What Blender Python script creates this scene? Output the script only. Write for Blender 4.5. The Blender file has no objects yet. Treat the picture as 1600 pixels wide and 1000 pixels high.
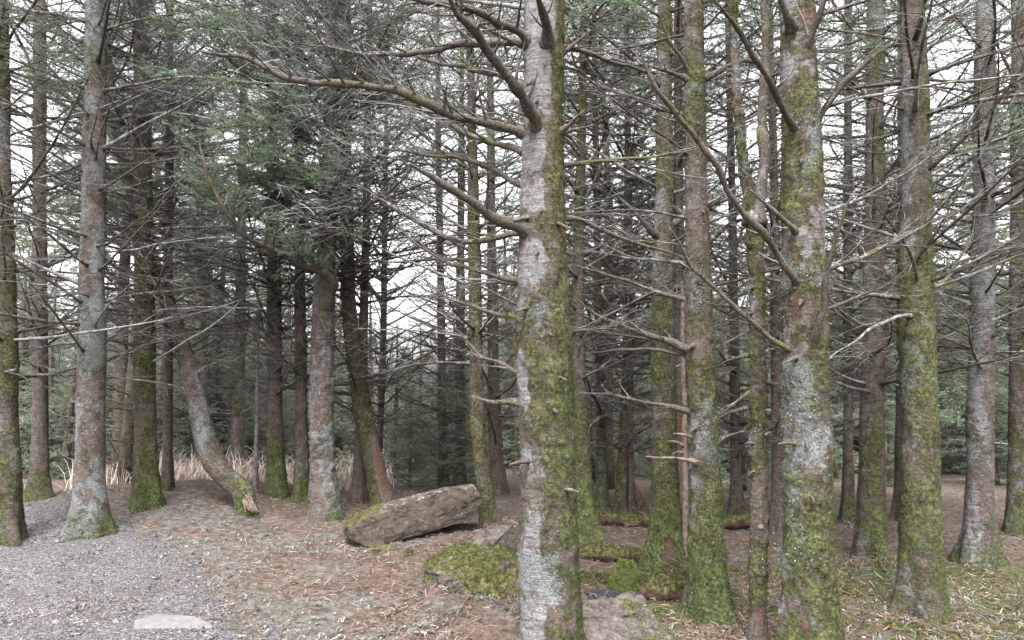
import bpy, bmesh, math, random
import numpy as np
from mathutils import Vector, Matrix

random.seed(7)
RS = np.random.RandomState(11)
SC = bpy.context.scene
COL = SC.collection

# ------------------------------------------------------------------ camera, sky, sun, exposure
F, CX, CY, CAMZ = 1063.0, 800.0, 500.0, 1.6
PITCH = math.radians(5.4)
cam = bpy.data.cameras.new('camera')
cam.sensor_width = 36.0
cam.lens = 36.0 * F / 1600.0
cam.clip_end = 600.0
cam_o = bpy.data.objects.new('camera', cam)
cam_o.location = (0, 0, CAMZ)
cam_o.rotation_euler = (math.pi / 2 + PITCH, 0, 0)
COL.objects.link(cam_o)
SC.camera = cam_o

SUN_EL, SUN_AZ = math.radians(58), math.radians(188)
world = bpy.data.worlds.new('World')
SC.world = world
world.use_nodes = True
wn = world.node_tree
wn.nodes.clear()
sky = wn.nodes.new('ShaderNodeTexSky')
sky.sky_type = 'NISHITA'
sky.sun_disc = False
sky.sun_elevation = SUN_EL
sky.sun_rotation = SUN_AZ
sky.dust_density = 4.0
sky.air_density = 1.0
hs = wn.nodes.new('ShaderNodeHueSaturation')
hs.inputs['Saturation'].default_value = 0.07
bg = wn.nodes.new('ShaderNodeBackground')
bg.inputs['Strength'].default_value = 0.15
wo = wn.nodes.new('ShaderNodeOutputWorld')
wn.links.new(sky.outputs[0], hs.inputs['Color'])
wn.links.new(hs.outputs[0], bg.inputs['Color'])
wn.links.new(bg.outputs[0], wo.inputs['Surface'])

sun = bpy.data.lights.new('sun', 'SUN')
sun.energy = 1.5
sun.angle = math.radians(26)
sun.color = (1.0, 0.97, 0.93)
sun_o = bpy.data.objects.new('sun', sun)
sd = Vector((math.sin(SUN_AZ) * math.cos(SUN_EL), math.cos(SUN_AZ) * math.cos(SUN_EL), math.sin(SUN_EL)))
sun_o.rotation_euler = sd.to_track_quat('Z', 'Y').to_euler()
COL.objects.link(sun_o)

SC.view_settings.view_transform = 'Standard'
SC.view_settings.look = 'None'
SC.view_settings.gamma = 1.0
SC.view_settings.use_curve_mapping = False
SC.view_settings.exposure = 2.42
SC.render.engine = 'CYCLES'
SC.cycles.use_denoising = True
SC.cycles.max_bounces = 6
SC.cycles.diffuse_bounces = 5
SC.cycles.transmission_bounces = 3

# ------------------------------------------------------------------ helpers
def ray(px, py):
    u, v = (px - CX) / F, (CY - py) / F
    cp, sp = math.cos(PITCH), math.sin(PITCH)
    return np.array([u, cp - sp * v, sp + cp * v])

def at(px, py, Y):
    """world point seen at photograph position (px, py), at ground distance Y; also its depth"""
    r = ray(px, py)
    t = Y / r[1]
    return r * t + np.array([0, 0, CAMZ]), t

def _h(ix, iy, iz, seed):
    h = (ix * 73856093) ^ (iy * 19349663) ^ (iz * 83492791) ^ (seed * 2654435761 & 0x7fffffff)
    h = (h ^ (h >> 13)) * 1274126177 & 0x7fffffffffff
    h = (h ^ (h >> 16)) & 0xffffff
    return h / float(0xffffff) * 2 - 1

def vnoise(P, seed=0):
    P = np.asarray(P, float)
    I = np.floor(P).astype(np.int64)
    f = P - I
    u = f * f * (3 - 2 * f)
    r = 0
    for dx in (0, 1):
        wx = u[:, 0] if dx else 1 - u[:, 0]
        for dy in (0, 1):
            wy = u[:, 1] if dy else 1 - u[:, 1]
            for dz in (0, 1):
                wz = u[:, 2] if dz else 1 - u[:, 2]
                r = r + wx * wy * wz * _h(I[:, 0] + dx, I[:, 1] + dy, I[:, 2] + dz, seed)
    return r

def fbm(P, seed=0, octv=4, rough=0.5):
    P = np.asarray(P, float)
    a, s, tot = 1.0, 0, 0
    for k in range(octv):
        s = s + a * vnoise(P * (2.0 ** k) + 17.3 * k, seed + k)
        tot += a
        a *= rough
    return s / tot

def sstep(a, b, x):
    t = np.clip((x - a) / (b - a), 0, 1)
    return t * t * (3 - 2 * t)

PATHB = np.array([(0.0, 0.6), (2, -0.40), (3.6, -1.05), (4.25, -1.38), (5.15, -1.95), (6.2, -2.8), (7.2, -3.8), (8.4, -5.6), (12, -13), (30, -40)])
def path_edge(y):
    return np.interp(y, PATHB[:, 0], PATHB[:, 1])

def gz(x, y):
    x = np.asarray(x, float); y = np.asarray(y, float)
    z = 0.30 * np.exp(-((x + 4.4) / 1.9) ** 2 - ((y - 8.6) / 2.0) ** 2)
    z = z + 0.10 * np.exp(-((x + 0.35) / 0.9) ** 2 - ((y - 5.6) / 0.9) ** 2)
    z = z - 2.6 * (1 - np.exp(-np.maximum(0, y - 9.8) * 0.040))
    sh = np.broadcast(x, y).shape
    P = np.stack([np.broadcast_to(x, sh).ravel(), np.broadcast_to(y, sh).ravel(), np.zeros(int(np.prod(sh)) if sh else 1)], 1)
    off = np.clip((x - path_edge(y)) / 0.6, 0.15, 1)
    n = (0.085 * fbm(P * 0.8, 3, 3) + 0.02 * fbm(P * 3.1, 4, 2)).reshape(sh)
    return z + n * off

def hit(px, py):
    """where the line of sight through (px, py) meets the ground"""
    r = ray(px, py)
    lo = 2.5
    for k in range(900):
        t = lo + k * 0.02
        p = r * t
        if CAMZ + p[2] < float(gz(p[0], p[1])):
            return np.array([p[0], p[1], float(gz(p[0], p[1]))])
    return np.array([r[0] * 12, r[1] * 12, float(gz(r[0] * 12, r[1] * 12))])

class MB:
    """collects vertices and faces for one mesh"""
    def __init__(self):
        self.v, self.t, self.q, self.n = [], [], [], 0
        self.tm, self.qm = [], []
        self.attr = []
    def add(self, v, tris=None, quads=None, mat=0, a=0.5):
        v = np.asarray(v, float)
        self.v.append(v)
        if tris is not None and len(tris):
            self.t.append(np.asarray(tris) + self.n); self.tm.append(np.full(len(tris), mat))
        if quads is not None and len(quads):
            self.q.append(np.asarray(quads) + self.n); self.qm.append(np.full(len(quads), mat))
        self.attr.append(np.broadcast_to(np.asarray(a, float), (len(v),)))
        self.n += len(v)
    def tube(self, pts, rad, sides=4, mat=0, a=0.5, cap=True):
        pts = np.asarray(pts, float); rad = np.asarray(rad, float)
        n = len(pts)
        T = np.gradient(pts, axis=0)
        T /= np.linalg.norm(T, axis=1)[:, None] + 1e-9
        ref = np.array([0, 0, 1.0]) if abs(T[n // 2, 2]) < 0.85 else np.array([0, 1.0, 0])
        A = np.cross(T, ref); A /= np.linalg.norm(A, axis=1)[:, None] + 1e-9
        B = np.cross(T, A)
        th = np.arange(sides) * 2 * math.pi / sides
        V = pts[:, None, :] + rad[:, None, None] * (np.cos(th)[None, :, None] * A[:, None, :] + np.sin(th)[None, :, None] * B[:, None, :])
        V = V.reshape(-1, 3)
        i = np.arange(n - 1)[:, None] * sides
        j = np.arange(sides)[None, :]
        k = (j + 1) % sides
        Q = np.stack([i + j, i + k, i + k + sides, i + j + sides], -1).reshape(-1, 4)
        tr = []
        if cap:
            V = np.vstack([V, pts[-1:], pts[:1]])
            e = n * sides
            for s in range(sides):
                tr.append(((n - 1) * sides + s, (n - 1) * sides + (s + 1) % sides, e))
                tr.append(((s + 1) % sides, s, e + 1))
        self.add(V, tr, Q, mat, a)
    def merge(self, arr, M=None, s=1.0):
        """append another MB's arrays (from .pack()) transformed by a 4x4 matrix"""
        v, t, tm, q, qm, a = arr
        if M is not None:
            v = v @ M[:3, :3].T + M[:3, 3]
        self.v.append(v); self.attr.append(a)
        if len(t): self.t.append(t + self.n); self.tm.append(tm)
        if len(q): self.q.append(q + self.n); self.qm.append(qm)
        self.n += len(v)
    def pack(self):
        z3, z4 = np.zeros((0, 3), int), np.zeros((0, 4), int)
        cat = lambda l, z: np.concatenate(l) if l else z
        return (np.concatenate(self.v), cat(self.t, z3), cat(self.tm, np.zeros(0, int)), cat(self.q, z4), cat(self.qm, np.zeros(0, int)), np.concatenate(self.attr))
    def mesh(self, name, mats, smooth=True):
        v, t, tm, q, qm, a = self.pack()
        me = bpy.data.meshes.new(name)
        fill_mesh(me, v, t, q, smooth)
        for m in (mats if isinstance(mats, (list, tuple)) else [mats]):
            me.materials.append(m)
        mi = np.concatenate([tm, qm]).astype(np.int32)
        me.polygons.foreach_set('material_index', mi)
        at_ = me.attributes.new('tint', 'FLOAT', 'POINT')
        at_.data.foreach_set('value', a.astype(np.float32))
        me.update()
        return me

def fill_mesh(me, v, t, q, smooth=True):
    t = np.asarray(t, np.int32).reshape(-1, 3); q = np.asarray(q, np.int32).reshape(-1, 4)
    me.vertices.add(len(v)); me.vertices.foreach_set('co', np.asarray(v, np.float32).ravel())
    nl = t.size + q.size
    me.loops.add(nl); me.loops.foreach_set('vertex_index', np.concatenate([t.ravel(), q.ravel()]).astype(np.int32))
    starts = np.concatenate([np.arange(len(t)) * 3, t.size + np.arange(len(q)) * 4]).astype(np.int32)
    me.polygons.add(len(t) + len(q))
    me.polygons.foreach_set('loop_start', starts)
    me.polygons.foreach_set('use_smooth', np.full(len(t) + len(q), smooth))
    me.update(calc_edges=True)
    me.validate()

def addattr(me, name, arr):
    a = me.attributes.new(name, 'FLOAT', 'POINT')
    a.data.foreach_set('value', np.asarray(arr, np.float32))

def link(name, me, parent=None, loc=None, label=None, cat=None, group=None, kind=None):
    o = bpy.data.objects.new(name, me)
    COL.objects.link(o)
    if parent is not None: o.parent = parent
    if loc is not None: o.location = loc
    if label: o['label'] = label
    if cat: o['category'] = cat
    if group: o['group'] = group
    if kind: o['kind'] = kind
    return o

# ------------------------------------------------------------------ materials
class NT:
    def __init__(self, name):
        self.m = bpy.data.materials.new(name)
        self.m.use_nodes = True
        self.t = self.m.node_tree
        self.t.nodes.clear()
        self.out = self.t.nodes.new('ShaderNodeOutputMaterial')
    def n(self, typ, **kw):
        nd = self.t.nodes.new(typ)
        for k, v in kw.items():
            setattr(nd, k, v)
        return nd
    def set(self, sock, v):
        if hasattr(v, 'is_output') or isinstance(v, bpy.types.NodeSocket):
            self.t.links.new(v, sock)
        elif v is not None:
            sock.default_value = v if not (isinstance(v, tuple) and len(v) == 3 and sock.type == 'RGBA') else (*v, 1)
    def coord(self, scale=(1, 1, 1), rnd=False):
        tc = self.n('ShaderNodeTexCoord')
        mp = self.n('ShaderNodeMapping')
        self.set(mp.inputs['Vector'], tc.outputs['Object'])
        mp.inputs['Scale'].default_value = scale
        if rnd:
            oi = self.n('ShaderNodeObjectInfo')
            mu = self.math('MULTIPLY', oi.outputs['Random'], 40.0)
            cb = self.n('ShaderNodeCombineXYZ')
            for k in range(3): self.set(cb.inputs[k], mu)
            self.set(mp.inputs['Location'], cb.outputs[0])
        return mp.outputs[0]
    def noise(self, vec, scale, detail=5, rough=0.6, dist=0.0):
        nd = self.n('ShaderNodeTexNoise')
        self.set(nd.inputs['Vector'], vec)
        nd.inputs['Scale'].default_value = scale
        nd.inputs['Detail'].default_value = detail
        nd.inputs['Roughness'].default_value = rough
        nd.inputs['Distortion'].default_value = dist
        return nd.outputs[0]
    def attr(self, name):
        a = self.n('ShaderNodeAttribute', attribute_name=name)
        return a.outputs['Fac']
    def math(self, op, a, b=None, c=None):
        nd = self.n('ShaderNodeMath', operation=op)
        self.set(nd.inputs[0], a)
        if b is not None: self.set(nd.inputs[1], b)
        if c is not None: self.set(nd.inputs[2], c)
        return nd.outputs[0]
    def step(self, x, a, b):
        nd = self.n('ShaderNodeMapRange', interpolation_type='SMOOTHSTEP')
        self.set(nd.inputs['Value'], x)
        nd.inputs['From Min'].default_value = a
        nd.inputs['From Max'].default_value = b
        return nd.outputs[0]
    def mix(self, f, a, b, blend='MIX'):
        nd = self.n('ShaderNodeMix', data_type='RGBA', blend_type=blend)
        self.set(nd.inputs[0], f); self.set(nd.inputs[6], a); self.set(nd.inputs[7], b)
        return nd.outputs[2]
    def ramp(self, x, stops):
        nd = self.n('ShaderNodeValToRGB')
        e = nd.color_ramp.elements
        while len(e) < len(stops): e.new(0.5)
        for el, (p, c) in zip(e, stops):
            el.position = p; el.color = (*c, 1)
        self.set(nd.inputs[0], x)
        return nd.outputs[0]
    def finish(self, col, rough=0.9, bump=None, bs=0.4, bd=0.01, spec=0.25, transl=0.0):
        b = self.n('ShaderNodeBsdfPrincipled')
        self.set(b.inputs['Base Color'], col)
        self.set(b.inputs['Roughness'], rough)
        b.inputs['Specular IOR Level'].default_value = spec
        if bump is not None:
            bn = self.n('ShaderNodeBump')
            bn.inputs['Strength'].default_value = bs
            bn.inputs['Distance'].default_value = bd
            self.set(bn.inputs['Height'], bump)
            self.set(b.inputs['Normal'], bn.outputs[0])
        sh = b.outputs[0]
        if transl > 0:
            tr = self.n('ShaderNodeBsdfTranslucent')
            self.set(tr.inputs['Color'], col)
            mx = self.n('ShaderNodeMixShader')
            mx.inputs[0].default_value = transl
            self.t.links.new(sh, mx.inputs[1]); self.t.links.new(tr.outputs[0], mx.inputs[2])
            sh = mx.outputs[0]
        self.t.links.new(sh, self.out.inputs['Surface'])
        return self.m

def bark_material():
    n = NT('mossy_bark')
    c = n.coord(rnd=True)
    cz = n.coord((5, 5, 42), rnd=True)
    big = n.noise(c, 7, 6, 0.65)
    fine = n.noise(c, 55, 6, 0.75)
    ring = n.noise(cz, 1.6, 5, 0.65, 0.5)
    mott = n.noise(c, 26, 7, 0.75)
    lum = n.math('ADD', n.math('MULTIPLY', ring, 0.45), n.math('MULTIPLY', fine, 0.55))
    lumb = n.math('ADD', n.math('MULTIPLY', ring, 0.12), n.math('ADD', n.math('MULTIPLY', fine, 0.5), n.math('MULTIPLY', mott, 0.38)))
    base = n.ramp(lumb, [(0.36, (0.020, 0.016, 0.014)), (0.5, (0.080, 0.064, 0.055)), (0.64, (0.165, 0.14, 0.125))])
    pale = n.ramp(lum, [(0.36, (0.030, 0.026, 0.026)), (0.47, (0.113, 0.105, 0.105)), (0.60, (0.205, 0.197, 0.198))])
    def k(at_, w, s, lo, hi):
        nz = n.math('ADD', n.math('MULTIPLY', n.noise(c, s, 6, 0.7), 0.55), n.math('MULTIPLY', mott, 0.45))
        return n.step(n.math('ADD', n.attr(at_), n.math('MULTIPLY', n.math('SUBTRACT', nz, 0.5), w)), lo, hi)
    col = n.mix(k('pale', 1.9, 9, 0.40, 0.62), base, pale)
    col = n.mix(k('red', 1.9, 8, 0.48, 0.66), col, n.ramp(fine, [(0.3, (0.036, 0.018, 0.014)), (0.7, (0.135, 0.080, 0.064))]))
    mf = k('moss', 3.0, 12, 0.38, 0.70)
    mn = n.noise(c, 42, 7, 0.78)
    mmix = n.math('ADD', n.math('MULTIPLY', mn, 0.75), n.math('MULTIPLY', big, 0.25))
    olive = n.ramp(mmix, [(0.38, (0.010, 0.008, 0.004)), (0.5, (0.056, 0.053, 0.025)), (0.62, (0.152, 0.145, 0.074))])
    green = n.ramp(mmix, [(0.38, (0.009, 0.012, 0.004)), (0.5, (0.052, 0.062, 0.024)), (0.62, (0.130, 0.150, 0.060))])
    mcol = n.mix(n.step(n.math('ADD', n.attr('green'), n.math('SUBTRACT', big, 0.5)), 0.15, 0.85), olive, green)
    col = n.mix(mf, col, mcol)
    # leafy lichen specks, on bark and on moss
    lsp = n.math('ADD', n.attr('lichen'), n.math('MULTIPLY', n.math('SUBTRACT', n.math('ADD', n.math('MULTIPLY', n.noise(c, 30, 7, 0.78), 0.6), n.math('MULTIPLY', n.noise(c, 10, 5, 0.7), 0.4)), 0.5), 2.6))
    lic = n.ramp(n.noise(c, 95, 4, 0.75), [(0.35, (0.055, 0.060, 0.058)), (0.65, (0.195, 0.208, 0.207))])
    lf = n.math('MULTIPLY', n.step(lsp, 0.50, 0.74), n.math('SUBTRACT', 1.0, n.math('MULTIPLY', mf, 0.25)))
    col = n.mix(lf, col, lic)
    hgt = n.math('ADD', n.math('MULTIPLY', mf, n.math('MULTIPLY', mn, 1.3)), n.math('ADD', n.math('MULTIPLY', ring, 0.7), n.math('MULTIPLY', fine, 0.8)))
    return n.finish(col, 0.92, hgt, 0.9, 0.02, 0.12)

def twig_material():
    n = NT('dead_branch_bark')
    c = n.coord(rnd=True)
    a = n.noise(c, 14, 5, 0.65)
    b = n.noise(c, 70, 4, 0.7)
    base = n.ramp(b, [(0.32, (0.018, 0.015, 0.012)), (0.64, (0.098, 0.086, 0.074))])
    col = n.mix(n.step(n.math('ADD', a, n.math('MULTIPLY', n.attr('tint'), 0.35)), 0.66, 0.86), base, n.ramp(b, [(0.3, (0.10, 0.102, 0.10)), (0.65, (0.24, 0.24, 0.24))]))
    col = n.mix(n.step(n.noise(c, 6, 5, 0.6), 0.52, 0.68), col, n.ramp(b, [(0.3, (0.018, 0.017, 0.006)), (0.65, (0.095, 0.09, 0.035))]))
    return n.finish(col, 0.9, b, 0.5, 0.006, 0.15)

def simple(name, stops, scale, detail=5, rough=0.9, bs=0.5, bd=0.01, tint=None, transl=0.0, rnd=True):
    n = NT(name)
    c = n.coord(rnd=rnd)
    x = n.noise(c, scale, detail, 0.68)
    if tint:
        x = n.math('ADD', n.math('MULTIPLY', x, 1 - tint), n.math('MULTIPLY', n.attr('tint'), tint))
    col = n.ramp(x, stops)
    return n.finish(col, rough, x, bs, bd, 0.2, transl)

M_BARK = bark_material()
M_TWIG = twig_material()
M_DRY = simple('dry_broken_wood', [(0.3, (0.035, 0.026, 0.021)), (0.68, (0.20, 0.155, 0.125))], 30)
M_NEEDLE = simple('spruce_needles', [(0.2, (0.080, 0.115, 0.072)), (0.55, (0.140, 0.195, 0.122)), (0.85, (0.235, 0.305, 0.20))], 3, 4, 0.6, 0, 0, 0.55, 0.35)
M_FARNEEDLE_HAZE = simple('far_needles_haze_lightened', [(0.2, (0.110, 0.138, 0.092)), (0.55, (0.19, 0.228, 0.158)), (0.85, (0.28, 0.32, 0.235))], 1.5, 4, 0.6, 0, 0, 0.55, 0.48)  # pale grey-green needles, colour lifted further to stand in for distance haze
M_MOSS = simple('moss_shoots', [(0.2, (0.014, 0.013, 0.005)), (0.55, (0.056, 0.055, 0.024)), (0.85, (0.125, 0.12, 0.056))], 9, 5, 0.9, 0, 0, 0.5, 0.2, False)
M_MOSSG = simple('green_moss_shoots', [(0.2, (0.013, 0.018, 0.005)), (0.55, (0.060, 0.078, 0.019)), (0.85, (0.13, 0.155, 0.042))], 9, 5, 0.9, 0, 0, 0.5, 0.2, False)
M_STUMPMOSS = simple('bright_moss_shoots', [(0.2, (0.03, 0.04, 0.009)), (0.55, (0.105, 0.125, 0.030)), (0.85, (0.21, 0.235, 0.065))], 9, 5, 0.9, 0, 0, 0.5, 0.2, False)
M_LICHEN = simple('leafy_lichen', [(0.25, (0.06, 0.066, 0.062)), (0.75, (0.205, 0.222, 0.22))], 40, 3, 0.9, 0, 0, 0.5)
M_STRAW = simple('dry_straw', [(0.2, (0.15, 0.112, 0.09)), (0.8, (0.46, 0.385, 0.34))], 3, 3, 0.9, 0, 0, 0.7)
M_LITTER = simple('needle_litter', [(0.08, (0.028, 0.02, 0.016)), (0.4, (0.095, 0.060, 0.046)), (0.68, (0.165, 0.112, 0.090)), (0.95, (0.36, 0.30, 0.26))], 3, 3, 0.9, 0, 0, 0.8)
M_GREYBITS = simple('grey_lichen_bits', [(0.2, (0.045, 0.052, 0.043)), (0.55, (0.12, 0.135, 0.118)), (0.9, (0.25, 0.275, 0.255))], 3, 3, 0.9, 0, 0, 0.8)
M_PEBBLE = simple('gravel_stones', [(0.1, (0.03, 0.028, 0.029)), (0.55, (0.105, 0.10, 0.105)), (0.95, (0.33, 0.315, 0.32))], 3, 3, 0.85, 0, 0, 0.85)
M_PIPE = simple('dark_blue_plastic', [(0.3, (0.010, 0.013, 0.024)), (0.7, (0.024, 0.030, 0.052))], 20, 4, 0.8, 0.1, 0.002)
M_CONC = simple('pale_stone', [(0.3, (0.085, 0.081, 0.084)), (0.7, (0.135, 0.129, 0.134))], 18, 6, 0.9, 0.4, 0.008)

def ground_material():
    n = NT('forest_floor')
    c = n.coord()
    a, b, d = n.noise(c, 2.2, 6, 0.65), n.noise(c, 16, 8, 0.76), n.noise(c, 70, 6, 0.78)
    x = n.math('ADD', n.math('MULTIPLY', b, 0.55), n.math('MULTIPLY', d, 0.45))
    lit = n.ramp(x, [(0.37, (0.012, 0.009, 0.007)), (0.46, (0.056, 0.040, 0.032)), (0.56, (0.122, 0.089, 0.073)), (0.68, (0.25, 0.205, 0.18))])
    gry = n.ramp(x, [(0.37, (0.014, 0.012, 0.010)), (0.46, (0.066, 0.060, 0.054)), (0.56, (0.135, 0.126, 0.117)), (0.68, (0.28, 0.268, 0.255))])
    col = n.mix(n.step(n.math('ADD', a, n.math('MULTIPLY', n.attr('grey'), 0.28)), 0.48, 0.66), lit, gry)
    mo = n.ramp(x, [(0.34, (0.012, 0.014, 0.005)), (0.5, (0.048, 0.056, 0.018)), (0.68, (0.115, 0.13, 0.044))])
    col = n.mix(n.step(n.math('ADD', n.attr('moss'), n.math('MULTIPLY', n.math('SUBTRACT', n.noise(c, 7, 6, 0.7), 0.5), 1.3)), 0.45, 0.62), col, mo)
    return n.finish(col, 0.95, x, 0.9, 0.03, 0.15)

def gravel_material():
    n = NT('path_gravel')
    c = n.coord()
    v = n.n('ShaderNodeTexVoronoi'); n.set(v.inputs['Vector'], c); v.inputs['Scale'].default_value = 85
    v2 = n.n('ShaderNodeTexVoronoi'); n.set(v2.inputs['Vector'], c); v2.inputs['Scale'].default_value = 190
    x = n.noise(c, 60, 6, 0.75)
    sep = n.n('ShaderNodeSeparateColor'); n.set(sep.inputs[0], v.outputs['Color'])
    val = n.math('ADD', n.math('MULTIPLY', sep.outputs[0], 0.45), n.math('MULTIPLY', x, 0.55))
    col = n.ramp(val, [(0.25, (0.022, 0.020, 0.021)), (0.45, (0.070, 0.066, 0.071)), (0.62, (0.125, 0.118, 0.126)), (0.80, (0.28, 0.265, 0.275))])
    col = n.mix(n.math('MULTIPLY', n.step(n.noise(c, 3, 5, 0.6), 0.5, 0.7), 0.45), col, (0.10, 0.075, 0.064))
    h = n.math('SUBTRACT', 1.0, n.math('ADD', v.outputs['Distance'], v2.outputs['Distance']))
    return n.finish(col, 0.9, h, 0.8, 0.01, 0.2)

def rock_material(name, stops, strata):
    n = NT(name)
    c = n.coord()
    rot = n.n('ShaderNodeMapping'); n.set(rot.inputs['Vector'], c)
    rot.inputs['Rotation'].default_value = strata
    rot.inputs['Scale'].default_value = (2.4, 2.4, 4.4)
    s = n.noise(rot.outputs[0], 4, 7, 0.7, 0.6)
    f = n.noise(c, 45, 6, 0.75)
    x = n.math('ADD', n.math('MULTIPLY', s, 0.65), n.math('MULTIPLY', f, 0.35))
    col = n.ramp(x, stops)
    lic = n.ramp(n.noise(c, 60, 5, 0.75), [(0.3, (0.065, 0.062, 0.060)), (0.65, (0.225, 0.22, 0.22))])
    lf = n.step(n.math('ADD', n.attr('lichen'), n.math('MULTIPLY', n.math('SUBTRACT', n.noise(c, 14, 6, 0.7), 0.5), 1.4)), 0.42, 0.6)
    col = n.mix(lf, col, lic)
    mn = n.noise(c, 30, 6, 0.72)
    mo = n.ramp(mn, [(0.36, (0.010, 0.009, 0.004)), (0.5, (0.052, 0.050, 0.018)), (0.64, (0.120, 0.115, 0.045))])
    mf = n.step(n.math('ADD', n.attr('moss'), n.math('MULTIPLY', n.math('SUBTRACT', n.noise(c, 9, 6, 0.7), 0.5), 1.3)), 0.44, 0.58)
    col = n.mix(mf, col, mo)
    return n.finish(col, 0.9, x, 0.8, 0.02, 0.2)

M_GROUND, M_GRAVEL = ground_material(), gravel_material()
M_ROCKB = rock_material('brown_schist', [(0.38, (0.007, 0.005, 0.004)), (0.46, (0.030, 0.023, 0.018)), (0.56, (0.054, 0.042, 0.034)), (0.68, (0.115, 0.095, 0.080))], (0.25, 0.22, 0))
M_ROCKG = rock_material('grey_schist', [(0.38, (0.009, 0.007, 0.006)), (0.46, (0.052, 0.043, 0.039)), (0.56, (0.100, 0.085, 0.078)), (0.68, (0.19, 0.168, 0.158))], (0.3, -0.5, 0))
M_ROT = rock_material('rotten_wood', [(0.33, (0.012, 0.008, 0.006)), (0.5, (0.048, 0.029, 0.022)), (0.7, (0.12, 0.078, 0.057))], (0, 1.57, 0))

# ------------------------------------------------------------------ ground and path
def axis(lo, a, b, hi, fine, g=1.18):
    mid = np.arange(a, b + fine, fine)
    l, s, x = [], fine, a
    while x > lo:
        s *= g; x -= s; l.append(x)
    r, s, x = [], fine, mid[-1]
    while x < hi:
        s *= g; x += s; r.append(x)
    return np.concatenate([np.array(l[::-1]), mid, np.array(r)])

def build_ground():
    X, Y = axis(-150, -6.5, 5.5, 150, 0.062), axis(-40, 2.6, 10.5, 200, 0.062)
    xx, yy = np.meshgrid(X, Y)
    P = np.stack([xx.ravel(), yy.ravel(), np.zeros(xx.size)], 1)
    near = np.exp(-np.maximum(0, np.hypot(P[:, 0], P[:, 1] - 5) - 6) / 6)
    z = gz(P[:, 0], P[:, 1]) + near * (0.012 * fbm(P * 9, 5, 3) + 0.008 * fbm(P * 28, 6, 2)) * sstep(-0.3, 0.5, P[:, 0] - path_edge(P[:, 1]))
    P[:, 2] = z
    nx, ny = len(X), len(Y)
    i = np.arange(ny - 1)[:, None] * nx + np.arange(nx - 1)[None, :]
    q = np.stack([i, i + 1, i + 1 + nx, i + nx], -1).reshape(-1, 4)
    me = bpy.data.meshes.new('ground')
    fill_mesh(me, P, [], q)
    me.materials.append(M_GROUND)
    moss = 0.12 + 0.50 * sstep(0.1, 1.0, P[:, 0]) * sstep(9.0, 5.5, P[:, 1]) + 0.25 * fbm(P * 1.1, 9, 3)
    moss = moss - 0.5 * sstep(0.8, -0.2, P[:, 0] - path_edge(P[:, 1])) 
    addattr(me, 'moss', np.clip(moss, 0, 1))
    addattr(me, 'grey', np.clip(0.5 - 0.5 * (P[:, 0] - path_edge(P[:, 1])) / 3.0, 0, 1) * sstep(0.5, -1.5, P[:, 0]))
    link('ground', me, kind='structure')
    # path: its edge sinks under the litter along an irregular line
    X, Y = np.arange(-9.5, 1.6, 0.06), np.arange(-2.0, 13, 0.06)
    xx, yy = np.meshgrid(X, Y)
    P = np.stack([xx.ravel(), yy.ravel(), np.zeros(xx.size)], 1)
    e = path_edge(P[:, 1]) - P[:, 0]
    lift = np.minimum(e, 2.6 - e) 
    P[:, 2] = gz(P[:, 0], P[:, 1]) + np.clip(0.07 * lift, -0.12, 0.022) + 0.030 * fbm(P * 3.2, 21, 4) - 0.004
    i = np.arange(len(Y) - 1)[:, None] * len(X) + np.arange(len(X) - 1)[None, :]
    q = np.stack([i, i + 1, i + 1 + len(X), i + len(X)], -1).reshape(-1, 4)
    keep = (e.reshape(-1)[q].min(1) > -1.2) & (e.reshape(-1)[q].max(1) < 4.8)
    me = bpy.data.meshes.new('path')
    fill_mesh(me, P, [], q[keep])
    me.materials.append(M_GRAVEL)
    link('path', me, kind='structure')
build_ground()

# ------------------------------------------------------------------ branch prototypes
def rot_about(v, ax, ang):
    return np.array(Matrix.Rotation(ang, 3, Vector(ax)) @ Vector(v))

def curve(p0, d, L, n, up, wob, rng):
    pts = [np.array(p0, float)]
    d = np.array(d, float); d /= np.linalg.norm(d)
    for k in range(n):
        d = d + np.array([rng.uniform(-wob, wob), rng.uniform(-wob, wob), rng.uniform(-wob, wob) + up / n])
        d /= np.linalg.norm(d)
        pts.append(pts[-1] + d * L / n)
    return np.array(pts), d

def needles(mb, segs, length, width, space, rng, mat=1):
    """flat needles along twig segments"""
    for p, q_, dens in segs:
        d = q_ - p
        L = np.linalg.norm(d)
        if L < 1e-4: continue
        d = d / L
        n = max(3, int(L / space * dens))
        t = rng.rand(n)
        base = p + (q_ - p) * t[:, None]
        side = np.cross(d, [0, 0, 1.0]); side /= np.linalg.norm(side) + 1e-9
        upv = np.cross(side, d)
        ang = rng.uniform(-0.5, math.pi + 0.5, n)
        rad = np.cos(ang)[:, None] * side + np.sin(ang)[:, None] * upv * 0.8
        dr = d * rng.uniform(0.35, 0.9, n)[:, None] + rad
        dr /= np.linalg.norm(dr, axis=1)[:, None]
        ln = length * rng.uniform(0.7, 1.2, n)[:, None]
        w = np.cross(dr, rng.normal(size=(n, 3))); w /= np.linalg.norm(w, axis=1)[:, None] + 1e-9
        V = np.stack([base - w * width / 2, base + w * width / 2, base + dr * ln], 1).reshape(-1, 3)
        a = np.repeat(np.clip(rng.normal(0.5, 0.16) + rng.normal(0, 0.12, n), 0, 1), 3)
        mb.add(V, np.arange(3 * n).reshape(-1, 3), None, mat, a)

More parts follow.
